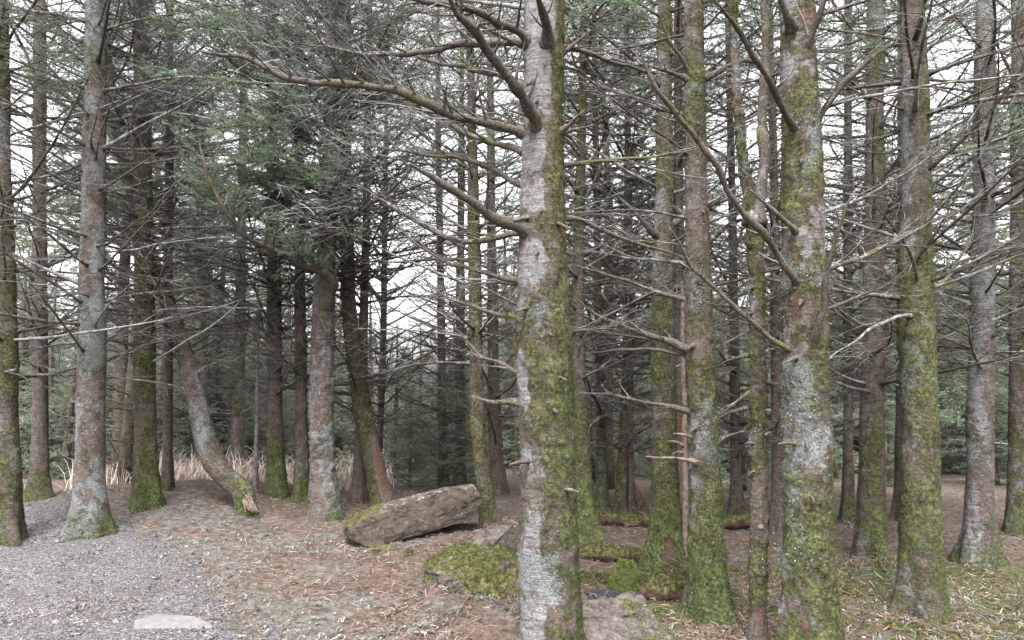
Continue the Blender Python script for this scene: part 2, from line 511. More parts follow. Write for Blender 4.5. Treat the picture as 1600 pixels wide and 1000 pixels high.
def make_branch(seed, L=1.6, r0=0.014, nlat=16, up=0.25, sub=5, live=0.0, nl=0.022, nw=0.004, ns=0.006, sides=5, twist=0.5, bare_in=0.3, minr=0.0011):
    """one branch along +X; live > 0 gives its outer part needles"""
    rng = np.random.RandomState(seed)
    mb = MB(); nb = MB()
    pts, d = curve((-0.02, 0, 0), (1, rng.uniform(-.1, .1), -0.02), L, 14, up, 0.085, rng)
    t = np.linspace(0, 1, 15)
    rad = r0 * (1 - t) ** 0.85 + minr * 1.3
    rad[0] *= 1.5
    rad = rad * (1 + rng.uniform(-.22, .22, 15))
    mb.tube(pts, rad, sides, 0, rng.rand())
    segs = []
    for i in range(nlat):
        tt = 0.10 + 0.88 * (i + rng.rand() * 0.7) / nlat
        k = min(13, int(tt * 14)); f = tt * 14 - k
        p = pts[k] * (1 - f) + pts[k + 1] * f
        td = pts[k + 1] - pts[k]; td /= np.linalg.norm(td)
        s = 1 if i % 2 else -1
        dd = rot_about(td, (0, 0, 1), s * rng.uniform(0.6, 1.15))
        dd = dd + np.array([0, 0, rng.uniform(-0.35, 0.35) * twist])
        ll = L * (0.42 * (1 - tt) ** 0.7 + 0.08) * rng.uniform(0.45, 1.15)
        if rng.rand() < 0.18 and live == 0: ll *= 0.3
        lp, ld = curve(p, dd, ll, 5, rng.uniform(-.25, .3), 0.2, rng)
        lr = np.linspace(max(minr * 1.5, r0 * 0.34 * (1 - 0.6 * tt)), minr, 6)
        mb.tube(lp, lr, 3, 0, rng.rand(), False)
        isl = live > 0 and tt > bare_in and rng.rand() < live
        if isl:
            for a in range(1, 5): segs.append((lp[a], lp[a + 1], 1.0))
        ns_ = int(sub * ll / (0.3 * L) + rng.rand())
        for j in range(ns_):
            u = 0.2 + 0.75 * (j + rng.rand()) / max(1, ns_)
            kk = min(4, int(u * 5)); g = u * 5 - kk
            sp = lp[kk] * (1 - g) + lp[kk + 1] * g
            sdv = rot_about(lp[kk + 1] - lp[kk], (0, 0, 1), (1 if j % 2 else -1) * rng.uniform(.5, 1.1))
            sdv = sdv / np.linalg.norm(sdv) + np.array([0, 0, rng.uniform(-.4, .4) * twist])
            sl = ll * rng.uniform(0.18, 0.45) * (1.15 - u)+0.02
            qp, _ = curve(sp, sdv, sl, 2, rng.uniform(-.2, .2), 0.12, rng)
            mb.tube(qp, [minr * 1.25, minr * 1.0, minr * 0.7], 3, 0, rng.rand(), False)
            if isl:
                segs.append((qp[0], qp[1], 1.1)); segs.append((qp[1], qp[2], 1.1))
    if live > 0:
        for a in range(9, 14): segs.append((pts[a], pts[a + 1], 1.0))
        needles(nb, segs, nl, nw, ns, rng, 0)
    return mb, nb

def proto_list(n, mats, **kw):
    return [make_branch(1000 + kw.get('off', 0) + i, **{k: v for k, v in kw.items() if k != 'off'}) for i in range(n)]

rr = random.Random(3)
DEAD, LIVE = [], []
for i in range(12):
    w, _ = make_branch(100 + i, L=1.5, r0=0.013, nlat=24, up=[.1, .35, .6, .25, -.15, .45][i % 6], sub=6, twist=0.9)
    DEAD.append(w.mesh('branch', M_TWIG))
for i in range(6):   # sparser broken branches
    w, _ = make_branch(150 + i, L=1.2, r0=0.012, nlat=7, up=[.2, .5, 0][i % 3], sub=2, twist=0.8)
    DEAD.append(w.mesh('branch', M_TWIG))
for i in range(6):
    w, nb = make_branch(200 + i, L=1.5, r0=0.012, nlat=24, up=[.05, -.2, .2][i % 3], sub=7, live=0.9, nl=0.022, nw=0.0052, ns=0.0055, bare_in=0.25)
    LIVE.append((w.mesh('branch', M_TWIG), nb.mesh('foliage', M_NEEDLE)))

M_GREYTWIG = simple('lichened_twigs', [(0.25, (0.05, 0.048, 0.048)), (0.5, (0.15, 0.15, 0.152)), (0.7, (0.29, 0.295, 0.295))], 24, 4, 0.9, 0, 0, 0.35)
GREYB = [make_branch(260 + i, L=1.5, r0=.011, nlat=26, up=[.1, .3, -.1, .4][i], sub=8, twist=.9, minr=.0014)[0].mesh('branch', M_GREYTWIG) for i in range(4)]
def bmat(loc, az, tilt, roll, s):
    return Matrix.Translation(Vector(loc)) @ Matrix.Rotation(az, 4, 'Z') @ Matrix.Rotation(-tilt, 4, 'Y') @ Matrix.Rotation(roll, 4, 'X') @ Matrix.Diagonal((s, s, s, 1))

# ------------------------------------------------------------------ trunks
def resample(pts, vals, step):
    pts = np.asarray(pts, float); vals = np.asarray(vals, float)
    s = np.concatenate([[0], np.cumsum(np.linalg.norm(np.diff(pts, axis=0), axis=1))])
    n = max(8, int(s[-1] / step))
    u = np.linspace(0, s[-1], n)
    P = np.stack([np.interp(u, s, pts[:, k]) for k in range(3)], 1)
    R = np.interp(u, s, vals)
    w = max(1, int(0.22 / step))
    if w > 1:
        ker = np.hanning(2 * w + 1); ker /= ker.sum()
        pad = lambda a: np.concatenate([2 * a[0] - a[w:0:-1], a, 2 * a[-1] - a[-2:-w - 2:-1]])
        P = np.stack([np.convolve(pad(P[:, k]), ker, 'valid') for k in range(3)], 1)
        R = np.convolve(pad(R), ker, 'valid')
    return P, R, u

def trunk_mesh(pts, rad, sides, step, seed, flare=0.5, mask=None, rough=1.0, fl=0.22):
    P, R, u = resample(pts, rad, step)
    n = len(P)
    T = np.gradient(P, axis=0); T /= np.linalg.norm(T, axis=1)[:, None]
    yv = np.array([0, 1.0, 0])
    A = yv - (T @ yv)[:, None] * T; A /= np.linalg.norm(A, axis=1)[:, None]
    B = np.cross(T, A)
    th = np.arange(sides) * 2 * math.pi / sides
    D = np.cos(th)[None, :, None] * A[:, None] + np.sin(th)[None, :, None] * B[:, None]
    V0 = (P[:, None] + D * R[:, None, None]).reshape(-1, 3)
    H = np.repeat(u, sides); TH = np.tile(th, n); RR = np.repeat(R, sides)
    off = 0.10 * fbm(V0 * [4, 4, 1.6], seed, 3) * RR * 1.6
    lob = 0.55 + 0.3 * np.sin(TH * 3 + seed) + 0.25 * np.sin(TH * 5 + seed * 2.3) + 0.35 * fbm(np.stack([np.cos(TH) * 1.5, np.sin(TH) * 1.5, H * 2], 1), seed + 9, 2)
    off = off + flare * RR * np.exp(-np.maximum(H - 0.05, 0) / fl) * np.clip(lob, 0.05, 1.6)
    off = off - np.minimum(0.013, 0.12 * RR) + rough * (0.008 * fbm(V0 * 14, seed + 3, 3) + 0.005 * fbm(V0 * [30, 30, 70], seed + 4, 2))
    m = mask(V0, H, -np.sin(TH), -np.cos(TH))
    moss = np.clip(m['moss'], 0, 1)
    off = off + sstep(0.45, 0.75, moss + 0.6 * fbm(V0 * 13, seed + 6, 4)) * rough * (0.002 + 0.017 * np.clip(fbm(V0 * 20, seed + 7, 4) + 0.08, 0, 1))
    V = V0 + D.reshape(-1, 3) * off[:, None]
    i = np.arange(n - 1)[:, None] * sides
    j = np.arange(sides)[None, :]; k = (j + 1) % sides
    Q = np.stack([i + j, i + j + sides, i + k + sides, i + k], -1).reshape(-1, 4)[:, ::-1]
    Vc = np.vstack([V, P[-1:] + T[-1:] * R[-1] * 0.2])
    e = len(V)
    tr = [((n - 1) * sides + s, (n - 1) * sides + (s + 1) % sides, e) for s in range(sides)]
    me = bpy.data.meshes.new('trunk')
    fill_mesh(me, Vc, tr, Q)
    me.materials.append(M_BARK)
    for key in ('moss', 'pale', 'red', 'lichen', 'green'):
        addattr(me, key, np.append(np.clip(m[key], 0, 1), 0.3))
    N = D.reshape(-1, 3)
    return me, dict(V=V, N=N, m=m, H=H, P=P, R=R, u=u)

def tufts(info, key, n, ln, wd, seed, out=0.9, thr=0.5):
    """many small shoots standing on a trunk where its mask is high"""
    rng = np.random.RandomState(seed)
    V, N = info['V'], info['N']
    w = np.clip(info['m'][key] + 0.35 * fbm(V * 12, seed, 3) - thr, 0, 0.5)
    w = w * (N[:, 1] < 0.35)
    if w.sum() <= 0: return None
    idx = rng.choice(len(V), n, p=w / w.sum())
    p = V[idx] + rng.normal(0, 0.006, (n, 3)) - N[idx] * 0.001
    d = N[idx] * out + rng.normal(0, 0.55, (n, 3)) + np.array([0, 0, -0.15])
    d /= np.linalg.norm(d, axis=1)[:, None]
    L = ln * rng.uniform(0.5, 1.4, n)[:, None]
    s = np.cross(d, rng.normal(size=(n, 3))); s /= np.linalg.norm(s, axis=1)[:, None] + 1e-9
    mb = MB()
    X = np.stack([p - s * wd / 2, p + s * wd / 2, p + d * L], 1).reshape(-1, 3)
    mb.add(X, np.arange(3 * n).reshape(-1, 3), None, 0, np.repeat(rng.rand(n), 3))
    return mb

def flakes(info, n, size, seed):
    rng = np.random.RandomState(seed)
    V, N = info['V'], info['N']
    w = np.clip(info['m']['lichen'] + 0.5 * fbm(V * 9, seed, 3) - 0.45, 0, 0.5) * (N[:, 1] < 0.35)
    if w.sum() <= 0: return None
    idx = rng.choice(len(V), n, p=w / w.sum())
    tj = np.cross(N[idx], [0, 0, 1.0]); cl = rng.normal(0, .012, (n, 1)) ; cz_ = rng.normal(0, .014, (n, 1))
    p = V[idx] + N[idx] * 0.003 + tj * cl + np.array([0, 0, 1.0]) * cz_
    nn = N[idx] + rng.normal(0, 0.45, (n, 3)); nn /= np.linalg.norm(nn, axis=1)[:, None]
    a = np.cross(nn, rng.normal(size=(n, 3))); a /= np.linalg.norm(a, axis=1)[:, None] + 1e-9
    b = np.cross(nn, a)
    s = size * .62 * rng.uniform(0.3, 1.3, n)[:, None]
    X = np.stack([p - a * s, p - b * s * 0.8 + nn * s * .3, p + a * s * .9, p + b * s + nn * s * .3], 1).reshape(-1, 3)
    mb = MB(); mb.add(X, None, np.arange(4 * n).reshape(-1, 4), 0, np.repeat(rng.rand(n), 4))
    return mb

def mk_mask(moss=0.5, side=0.15, base=0.3, pale=0.2, lichen=0.3, red=0.1, green=0.25, f=2.5, amp=0.5, seed=0, extra=None):
    def fn(V, H, sx, sf):
        Q = V * [1, 1, 0.55]
        n1, n2, n3, n4 = [1.5 * fbm(Q * g + o_, seed + q_, 5, .62) for g, o_, q_ in ((f, 0, 0), (f, 31, 1), (f * 1.3, 67, 2), (2, 97, 3))]
        d = dict(moss=moss + amp * n1 + side * sx + base * np.exp(-H / 0.5),
                 pale=pale + amp * n2 - 0.2 * sx, lichen=lichen + amp * n3 - 0.5 * base * np.exp(-H / 0.3), red=red + amp * 0.9 * n4,
                 green=green + 0.7 * np.exp(-H / 0.45) + 0.15 * n3)
        if extra: extra(d, V, H, sx, sf)
        return d
    return fn

FEET = []
class Tree:
    def __init__(self, name, pix, base, top, label, mask, sides=28, step=0.03, seed=1, flare=0.5, rough=1.0, cat='tree', fl=0.22, Y=None, group=None):
        """pix: (px, py, width px) up the trunk; base: photograph position of the foot"""
        b = hit(*base) if Y is None else np.array([at(base[0], base[1], Y)[0][0], Y, 0.0])
        if Y is not None: b[2] = float(gz(b[0], b[1]))
        self.Y = b[1]
        pts, rad = [], []
        w0 = pix[0][2]
        t0 = at(base[0], base[1], self.Y)[1]
        pts.append(b + [0, 0, -0.06]); rad.append(w0 / 2 * t0 / F)
        for px, py, w in pix:
            p, t = at(px, py, self.Y)
            if p[2] < b[2] + 0.02: continue
            pts.append(p); rad.append(w / 2 * t / F)
        d = pts[-1] - pts[-2]; d = d / np.linalg.norm(d)
        if top > pts[-1][2]:
            k = 5
            z0, r0 = pts[-1][2], rad[-1]
            for i in range(1, k + 1):
                f = i / k
                pts.append(pts[-1] + np.array([d[0] * (1 - f) * 0.5, 0, 1.0]) * (top - z0) / k)
                rad.append(r0 * (1 - f) + 0.012 * f)
        self.b = b; FEET.append((b[0], b[1], w0 / 2 * t0 / F))
        pts = np.array(pts) - b
        self.root = link(name, None, None, b, label, cat, group)
        me, self.info = trunk_mesh(pts, rad, sides, step, seed, flare, mask, rough, fl)
        self.trunk = link('trunk', me, self.root)
        self.rng = np.random.RandomState(seed + 500)
    def center(self, h):
        i = self.info
        z = i['P'][:, 2]
        k = int(np.argmin(np.abs(z - h)))
        return i['P'][k], i['R'][k]
    def branch(self, h, az, tilt, s, me, fol=None):
        c, r = self.center(h)
        p = c + np.array([math.cos(az), math.sin(az), 0]) * r * 0.8
        o = link('branch', me, self.root)
        o.matrix_basis = bmat(p, az, tilt, self.rng.uniform(-.5, .5), s)
        if fol is not None:
            link('foliage', fol, o)
    def whorls(self, h0, h1, gap=0.3, per=3.2, L=(0.7, 1.4), tilt=(-0.05, 0.45), live_from=99, live_p=0.6, avoid=None, near_clear=False):
        h = h0
        r = self.rng
        while h < h1:
            k = max(1, int(r.poisson(per)))
            a0 = r.uniform(0, 6.28)
            for i in range(k):
                az = a0 + i * 6.28 / k + r.uniform(-.4, .4)
                if avoid and avoid(h, az % 6.2832): continue
                s = r.uniform(*L)
                ti = r.uniform(*tilt)
                hh = h + r.uniform(-.1, .1)
                if hh > live_from and r.rand() < live_p:
                    w, f = LIVE[r.randint(len(LIVE))]
                    self.branch(hh, az, ti - 0.15, s, w, f)
                else:
                    self.branch(hh, az, ti, s, DEAD[r.randint(len(DEAD))])
            h += gap * r.uniform(0.6, 1.4)
    def limb(self, pix, w0, w1, twigs=10, tl=0.5, seed=1, label=None, mat=None, foliage=False, sub=3):
        """a branch laid out by its photograph positions (px, py, Y)"""
        rng = np.random.RandomState(seed)
        P = np.array([at(*p)[0] for p in pix]) - self.b
        dep = np.array([at(*p)[1] for p in pix])
        W = np.linspace(w0, w1, len(pix)) * dep / F / 2
        c, r = self.center(P[0][2] - 0.03)
        if np.linalg.norm((c - P[0])[:2]) < 2.5 * r:
            P = np.vstack([c + (P[0] - c) * 0.25 - np.array([0, 0, .02]), P]); W = np.append(W[0] * 1.05, W)
        P2, R2, u = resample(P, W, 0.030)
        twigs = int(twigs * 1.5)
        P2 = P2 + 0.011 * np.stack([fbm(np.stack([u * 6, u * 0 + seed, u * 0 + k], 1), seed, 3) for k in range(3)], 1) * 2
        R2 = R2 * (1 + 0.34 * fbm(np.stack([u * 13, u * 0 + seed, u * 0], 1), seed, 2))
        kk_ = min(9, len(R2)); R2[-kk_:] *= np.linspace(1, .35, kk_)
        R2[:6] *= [1.75, 1.65, 1.5, 1.3, 1.15, 1.05]
        mb, nb = MB(), MB()
        mb.tube(P2, np.maximum(R2, 0.0016), 8, 0, rng.uniform(.0, .45))
        n = len(P2)
        segs = []
        for i in range(twigs):
            k = int(n * (0.12 + 0.86 * (i + rng.rand()) / twigs)); k = min(k, n - 2)
            td = P2[k + 1] - P2[k]; td /= np.linalg.norm(td)
            ax = np.array([0, 0, 1.0]) if abs(td[2]) < 0.8 else np.array([0, 1.0, 0])
            dd = rot_about(td, ax, (1 if i % 2 else -1) * rng.uniform(.5, 1.2)) + np.array([0, 0, rng.uniform(-.4, .5)])
            ll = tl * rng.uniform(0.3, 1.1) * (1.1 - 0.6 * k / n)
            lp, _ = curve(P2[k], dd, ll, 6, rng.uniform(-.2, .5), 0.14, rng)
            mb.tube(lp, np.linspace(max(0.002, R2[k] * 0.38), 0.0011, 7), 4, 0, rng.rand(), False)
            if foliage:
                for a in range(1, 6): segs.append((lp[a], lp[a + 1], 1))
            for j in range(int(1.5 * sub * ll / 0.3)):
                kk = rng.randint(1, 6)
                sv = rot_about(lp[kk] - lp[kk - 1], (0, 0, 1), rng.choice([-1, 1]) * rng.uniform(.5, 1.1)); sv = sv / np.linalg.norm(sv) + [0, 0, rng.uniform(-.3, .3)]
                qp, _ = curve(lp[kk], sv, ll * rng.uniform(.2, .5), 3, 0, 0.15, rng)
                mb.tube(qp, [0.0016, 0.0014, 0.0012, 0.0009], 3, 0, rng.rand(), False)
                if foliage:
                    for a in range(3): segs.append((qp[a], qp[a + 1], 1))
        o = link('branch', mb.mesh('branch', mat or M_TWIG), self.root, label=label)
        if foliage:
            needles(nb, segs, 0.023, 0.0058, 0.0045, rng, 0)
            link('foliage', nb.mesh('foliage', M_NEEDLE), o)
        return o
    def stub(self, px, py, dx, dy, w, seed=0, toward=0.06, mat=None):
        """a short broken stump of a branch"""
        h = at(px, py, self.Y)[0][2] - self.b[2]
        c, r = self.center(h)
        p0 = c + np.array([0, 0, -.01])
        p1 = at(px + dx, py + dy, self.Y - r - toward)[0] - self.b
        rng = np.random.RandomState(seed)
        pts = np.array([p0 * (1 - f) + p1 * f + np.array([0, 0, 0.02 * math.sin(f * 3)]) for f in np.linspace(0, 1, 6)])
        t = self.Y / F
        mb = MB(); mb.tube(pts, w * .36 * t * np.array([1.5, 1.25, 1.0, .85, .62, .3]) * (1 + rng.uniform(-.12, .12, 6)), 7, 0, rng.rand())
        link('branch_stub', mb.mesh('branch_stub', mat or M_TWIG), self.root)
    def fuzz(self, n, ln=0.013, wd=0.004, seed=3, nf=0, size=0.009, green=False):
        mb = tufts(self.info, 'moss', n, ln * .75, wd, seed)
        if mb: link('moss', mb.mesh('moss', M_MOSSG if green else M_MOSS, False), self.trunk, kind='stuff')
        if nf:
            mb = flakes(self.info, nf, size, seed + 5)
            if mb: link('lichen', mb.mesh('lichen', M_LICHEN, False), self.trunk, kind='stuff')

def band(py, Y):  # photograph row -> height above zero at distance Y
    return at(800, py, Y)[0][2]

# ---- the big centre trunk, patches of bare pale bark laid where the photograph has them
YC = 3.72
def centre_extra(d, V, H, sx, sf):
    Z = V[:, 2] + centre_z0
    wob = 0.17 * fbm(V * [9, 9, 6], 77, 5, .7) + 0.26 * fbm(V * [2.6, 2.6, 3.4], 79, 3)
    def patch(y0, y1, s0, s1, soft=0.06):
        z1, z0 = band(y0, YC), band(y1, YC)
        zz = Z + wob; ss = sx + wob * 2.2
        return sstep(z0 - soft, z0 + soft, zz) * sstep(z1 + soft, z1 - soft, zz) * sstep(s0 - .12, s0 + .12, ss) * sstep(s1 + .12, s1 - .12, ss)
    pl = -0.25 * np.clip(fbm(V * 11, 78, 4, .6), 0, 1) + np.maximum.reduce([patch(-400, 130, -1.2, .45), patch(120, 195, -1.2, .35), patch(215, 262, -1.2, .1), patch(268, 335, -1.2, .15), patch(412, 468, -1.2, -.25),
                            patch(560, 640, -1.2, -.62), patch(680, 725, -1.2, -.5), patch(792, 840, -.8, -.15), patch(835, 925, -1.2, -.12), patch(950, 1150, -1.2, -.35)])
    d['pale'] = 0.10 + 0.66 * pl
    d['moss'] = np.where(pl > 0.3, d['moss'] - 0.62 * pl, d['moss'])
    d['moss'] += 0.35 * patch(336, 372, -1.2, .5) + 0.25 * patch(-400, 400, .55, 1.3)
    d['lichen'] = 0.25 + 0.42 * patch(840, 960, -1.2, .25) + 0.3 * patch(430, 520, -1, .2) + 0.22 * patch(560, 800, -1.2, .0) + 0.25 * fbm(V * 5, 50, 3)
    d['red'] = 0.05 + 0.5 * patch(960, 1200, -.3, .5) + 0.35 * patch(640, 690, -.4, .2) + 0.3 * fbm(V * 4, 51, 3)
    d['green'] += 0.20 * sx * (Z < band(600, YC)) + 0.3 * patch(600, 1000, .2, 1.3)
bc = hit(862, 1062); YC = bc[1]; centre_z0 = bc[2]
centre = Tree('spruce_tree', [(862, 1040, 108), (861, 1000, 101), (858, 900, 96), (856, 800, 95), (855, 700, 91), (852, 600, 88), (849, 500, 84), (848, 400, 80), (848, 300, 76), (847, 200, 72), (849, 100, 68), (850, 0, 64), (851, -150, 60)],
              (862, 1062), 7.5, 'thickest central trunk, pale bare bark patches down its left, olive moss down its right',
              mk_mask(0.53, 0.10, 0.0, 0.1, 0.32, 0.16, 0.22, 3.4, 0.55, 12, centre_extra), 92, 0.0135, 12, 0.25, 1.0)
centre.fuzz(16000, 0.012, 0.0035, 3, 1500, 0.006)
Y = centre.Y
centre.limb([(820, 62, Y - .05), (795, 40, Y - .15), (760, 22, Y - .3), (715, 12, Y - .4), (650, 0, Y - .5), (590, -30, Y - .6)], 17, 6, 12, .5, 1)
centre.limb([(842, 190, Y - .12), (815, 150, Y - .3), (778, 100, Y - .5), (742, 55, Y - .7), (705, 5, Y - .9), (690, -40, Y - 1.0)], 19, 12, 8, .3, 2)
centre.limb([(860, 60, Y - .12), (848, 20, Y - .3), (838, -20, Y - .5)], 17, 13, 2, .2, 3)
centre.limb([(815, 60, Y), (780, 66, Y + .05), (740, 70, Y + .1), (680, 74, Y + .1), (610, 88, Y + .2), (540, 80, Y + .3), (480, 70, Y + .4)], 15, 4, 14, .5, 4)
centre.limb([(812, 205, Y), (760, 190, Y - .1), (700, 178, Y - .2), (640, 150, Y - .3), (570, 130, Y - .35), (480, 127, Y - .4), (440, 122, Y - .4), (390, 95, Y - .45), (345, 82, Y - .5), (300, 78, Y - .55)], 16, 6, 22, .6, 5)
centre.limb([(812, 232, Y), (770, 222, Y + .1), (720, 206, Y + .15), (660, 170, Y + .2), (610, 130, Y + .25), (560, 95, Y + .3)], 12, 3, 14, .5, 6)
centre.limb([(812, 352, Y - .1), (775, 340, Y - .2), (735, 318, Y - .35), (695, 290, Y - .45), (642, 256, Y - .6)], 20, 9, 3, .2, 7)
centre.limb([(812, 360, Y + .05), (770, 375, Y + .2), (720, 378, Y + .3), (660, 350, Y + .5), (600, 315, Y + .6), (560, 290, Y + .7)], 11, 3, 13, .5, 8)
centre.limb([(812, 290, Y + .05), (750, 250, Y + .2), (690, 243, Y + .3), (620, 235, Y + .4), (570, 225, Y + .5)], 10, 3, 12, .45, 9)
centre.limb([(812, 130, Y), (760, 110, Y + .2), (700, 100, Y + .4), (640, 85, Y + .6), (600, 60, Y + .7)], 11, 3, 12, .45, 10)
centre.limb([(812, 440, Y + .1), (770, 432, Y + .3), (720, 418, Y + .5), (660, 390, Y + .7), (620, 350, Y + .9)], 9, 3, 10, .45, 11)
centre.limb([(812, 490, Y), (780, 494, Y + .1), (745, 480, Y + .2), (700, 470, Y + .3), (660, 440, Y + .4)], 9, 3, 9, .4, 12)
centre.limb([(812, 632, Y), (785, 630, Y + .1), (755, 625, Y + .15), (735, 618, Y + .2)], 11, 7, 3, .2, 13)
centre.limb([(815, 585, Y), (790, 575, Y + .15), (760, 560, Y + .25), (735, 540, Y + .35), (700, 500, Y + .4)], 9, 3, 8, .35, 14)
centre.limb([(888, 85, Y), (905, 62, Y - .05), (925, 48, Y - .08)], 10, 6, 1, .2, 15)
centre.limb([(882, 205, Y - .05), (900, 182, Y - .1), (915, 172, Y - .15)], 12, 8, 1, .15, 16)
centre.limb([(884, 208, Y), (905, 200, Y), (928, 195, Y)], 9, 7, 1, .12, 17)
centre.limb([(884, 70, Y + .05), (930, 88, Y + .2), (990, 108, Y + .4), (1040, 115, Y + .6)], 9, 4, 8, .35, 18)
centre.limb([(884, 335, Y + .05), (920, 350, Y + .1), (975, 378, Y + .2), (1040, 395, Y + .35), (1070, 402, Y + .4)], 9, 4, 6, .3, 19)
for k, (x, y, dx, dy, w) in enumerate([(815, 340, -12, 6, 16), (812, 480, -6, 8, 14), (880, 345, 10, 14, 10), (828, 130, -5, 3, 14), (822, 722, -26, 5, 12), (868, 640, 3, 6, 14),
                                       (880, 590, 6, 5, 10), (850, 100, 2, 4, 9), (836, 160, -2, 3, 10), (893, 770, 12, 0, 12), (860, 520, 2, 5, 12), (840, 395, -4, 4, 12)]):
    centre.stub(x, y, dx, dy, w, k, 0.04, M_BARK if k % 3 else M_TWIG)
for h, az, t, s in ((3.6, 3.4, .3, .9), (3.9, 2.8, .2, 1.), (4.3, 0.4, .3, 1), (4.6, 5.2, .3, 1), (5.1, 2, .2, 1), (3.2, 1.2, .3, 1), (2.6, 1.6, .3, 1.1), (2.2, 2.2, .25, 1), (1.9, 1.0, .2, .9), (2.9, 0.5, .25, 1)):
    centre.branch(h, az, t, s, DEAD[int(h * 10) % len(DEAD)])

# ---- right edge trunk
right = Tree('spruce_tree', [(1272, 1060, 96), (1268, 1000, 90), (1264, 900, 80), (1262, 800, 76), (1261, 700, 74), (1259, 600, 73), (1257, 500, 72), (1256, 400, 70), (1255, 300, 68), (1251, 200, 63), (1247, 100, 58), (1246, 0, 54), (1245, -150, 50)],
             (1272, 1052), 7.5, 'thick mossy trunk with blue-grey lichen and a long limb slanting up leftward',
             mk_mask(0.53, 0.05, 0.2, 0.12, 0.30, 0.25, 0.34, 4.4, 0.75, 41), 90, 0.014, 41, 0.6, 1.1)
right.fuzz(13000, 0.013, 0.0037, 8, 3200, 0.008)
Y = right.Y
right.limb([(1245, 440, Y - .12), (1215, 395, Y - .2), (1180, 350, Y - .3), (1150, 310, Y - .4), (1105, 245, Y - .5), (1062, 190, Y - .6), (1030, 145, Y - .7), (1010, 110, Y - .75), (992, 48, Y - .8)], 12, 5, 9, .35, 21)
right.limb([(1238, 188, Y - .12), (1212, 145, Y - .3), (1180, 90, Y - .5), (1150, 45, Y - .6), (1115, -10, Y - .8)], 11, 7, 4, .3, 22)
right.limb([(1228, 542, Y - .05), (1190, 515, Y - .1), (1155, 488, Y - .15), (1110, 445, Y - .2), (1070, 400, Y - .25), (1045, 352, Y - .3)], 9, 5, 8, .3, 23)
right.limb([(1240, 360, Y - .1), (1215, 335, Y - .2), (1190, 310, Y - .3), (1172, 295, Y - .35)], 9, 5, 3, .2, 24)
right.limb([(1278, 185, Y - .05), (1300, 150, Y - .1), (1340, 110, Y - .2), (1400, 60, Y - .3)], 13, 7, 6, .4, 25)
right.limb([(1265, 70, Y - .1), (1282, 20, Y - .2), (1310, -40, Y - .3)], 12, 8, 3, .3, 26)
right.limb([(1275, 540, Y - .12), (1286, 470, Y - .25), (1300, 400, Y - .35), (1330, 300, Y - .5)], 12, 6, 4, .3, 27)
right.limb([(1236, 35, Y - .1), (1222, 10, Y - .2), (1205, -40, Y - .3)], 13, 9, 1, .2, 28)
right.limb([(1290, 420, Y), (1340, 405, Y + .1), (1420, 370, Y + .2), (1480, 330, Y + .3)], 11, 4, 12, .5, 29)
for k, (x, y, dx, dy, w) in enumerate([(1240, 680, 22, 22, 13), (1232, 560, -4, 8, 12), (1250, 250, 2, 6, 10), (1262, 770, 10, 16, 11), (1245, 470, 4, 8, 12), (1228, 700, -12, -6, 9)]):
    right.stub(x, y, dx, dy, w, 40 + k, 0.05, M_BARK)
for h, az, t, s in ((2.6, 0.3, .3, 1), (3.2, 5.9, .3, 1), (3.8, 0.2, .3, 1), (2.9, 1.2, .3, 1), (4.2, 2.9, .3, 1), (4.6, 1.6, .3, 1.1), (2.0, .5, .2, .9), (1.7, 0.9, .1, .7), (3.5, 1.9, .3, 1.1)):
    right.branch(h, az, t, s, DEAD[int(h * 10) % len(DEAD)])

# ---- the pair right of the centre
inner = Tree('spruce_tree', [(1112, 968, 64), (1108, 930, 60), (1104, 850, 55), (1100, 750, 52), (1097, 650, 50), (1094, 550, 48), (1092, 450, 45), (1089, 350, 42), (1087, 250, 39), (1085, 150, 35), (1084, 50, 32), (1084, -100, 30)],
             (1112, 968), 8, 'mossy trunk with bright green spreading foot beside the thin dead snag',
             mk_mask(0.55, 0.14, 0.5, 0.16, 0.34, 0.12, 0.4, 3.2, 0.55, 61), 64, 0.016, 61, 0.85, 1.0, fl=0.2)
inner.fuzz(9000, 0.013, 0.0042, 13, 1500, 0.008, True)
Y = inner.Y
inner.limb([(1076, 545, Y - .05), (1050, 532, Y), (1010, 522, Y), (975, 512, Y + .05), (940, 500, Y + .1), (890, 455, Y + .1)], 12, 4, 6, .35, 31)
inner.limb([(1074, 466, Y), (1030, 456, Y + .1), (960, 432, Y + .1), (890, 414, Y + .15)], 7, 4, 3, .3, 32)
inner.limb([(1074, 642, Y), (1045, 632, Y), (1000, 628, Y), (955, 618, Y), (905, 610, Y + .05)], 8, 4, 6, .3, 33)
inner.limb([(1090, 718, Y - .1), (1070, 714, Y - .12), (1040, 716, Y - .14), (1012, 714, Y - .15)], 8, 5, 5, .2, 34, None, M_DRY)
inner.limb([(1074, 550, Y), (1030, 546, Y), (975, 544, Y), (915, 552, Y + .1)], 6, 3, 3, .2, 35)
inner.limb([(1106, 320, Y), (1135, 312, Y + .1), (1180, 300, Y + .2)], 8, 5, 3, .2, 36)
inner.limb([(1072, 118, Y - .02), (1030, 106, Y - .1), (960, 98, Y - .2), (890, 62, Y - .3)], 8, 4, 7, .3, 37)
inner.limb([(1076, 110, Y - .05), (1062, 85, Y - .1), (1045, 60, Y - .15), (1030, 20, Y - .2)], 8, 4, 4, .3, 38)
inner.limb([(1072, 180, Y), (1020, 168, Y + .1), (950, 140, Y + .15), (895, 115, Y + .2)], 8, 3, 8, .35, 39)
inner.limb([(1106, 120, Y), (1140, 100, Y + .1), (1200, 92, Y + .25), (1230, 70, Y + .3)], 9, 4, 6, .3, 40)
inner.limb([(1114, 690, Y), (1140, 685, Y - .02), (1165, 672, Y - .05)], 11, 6, 3, .2, 42, None, M_DRY)
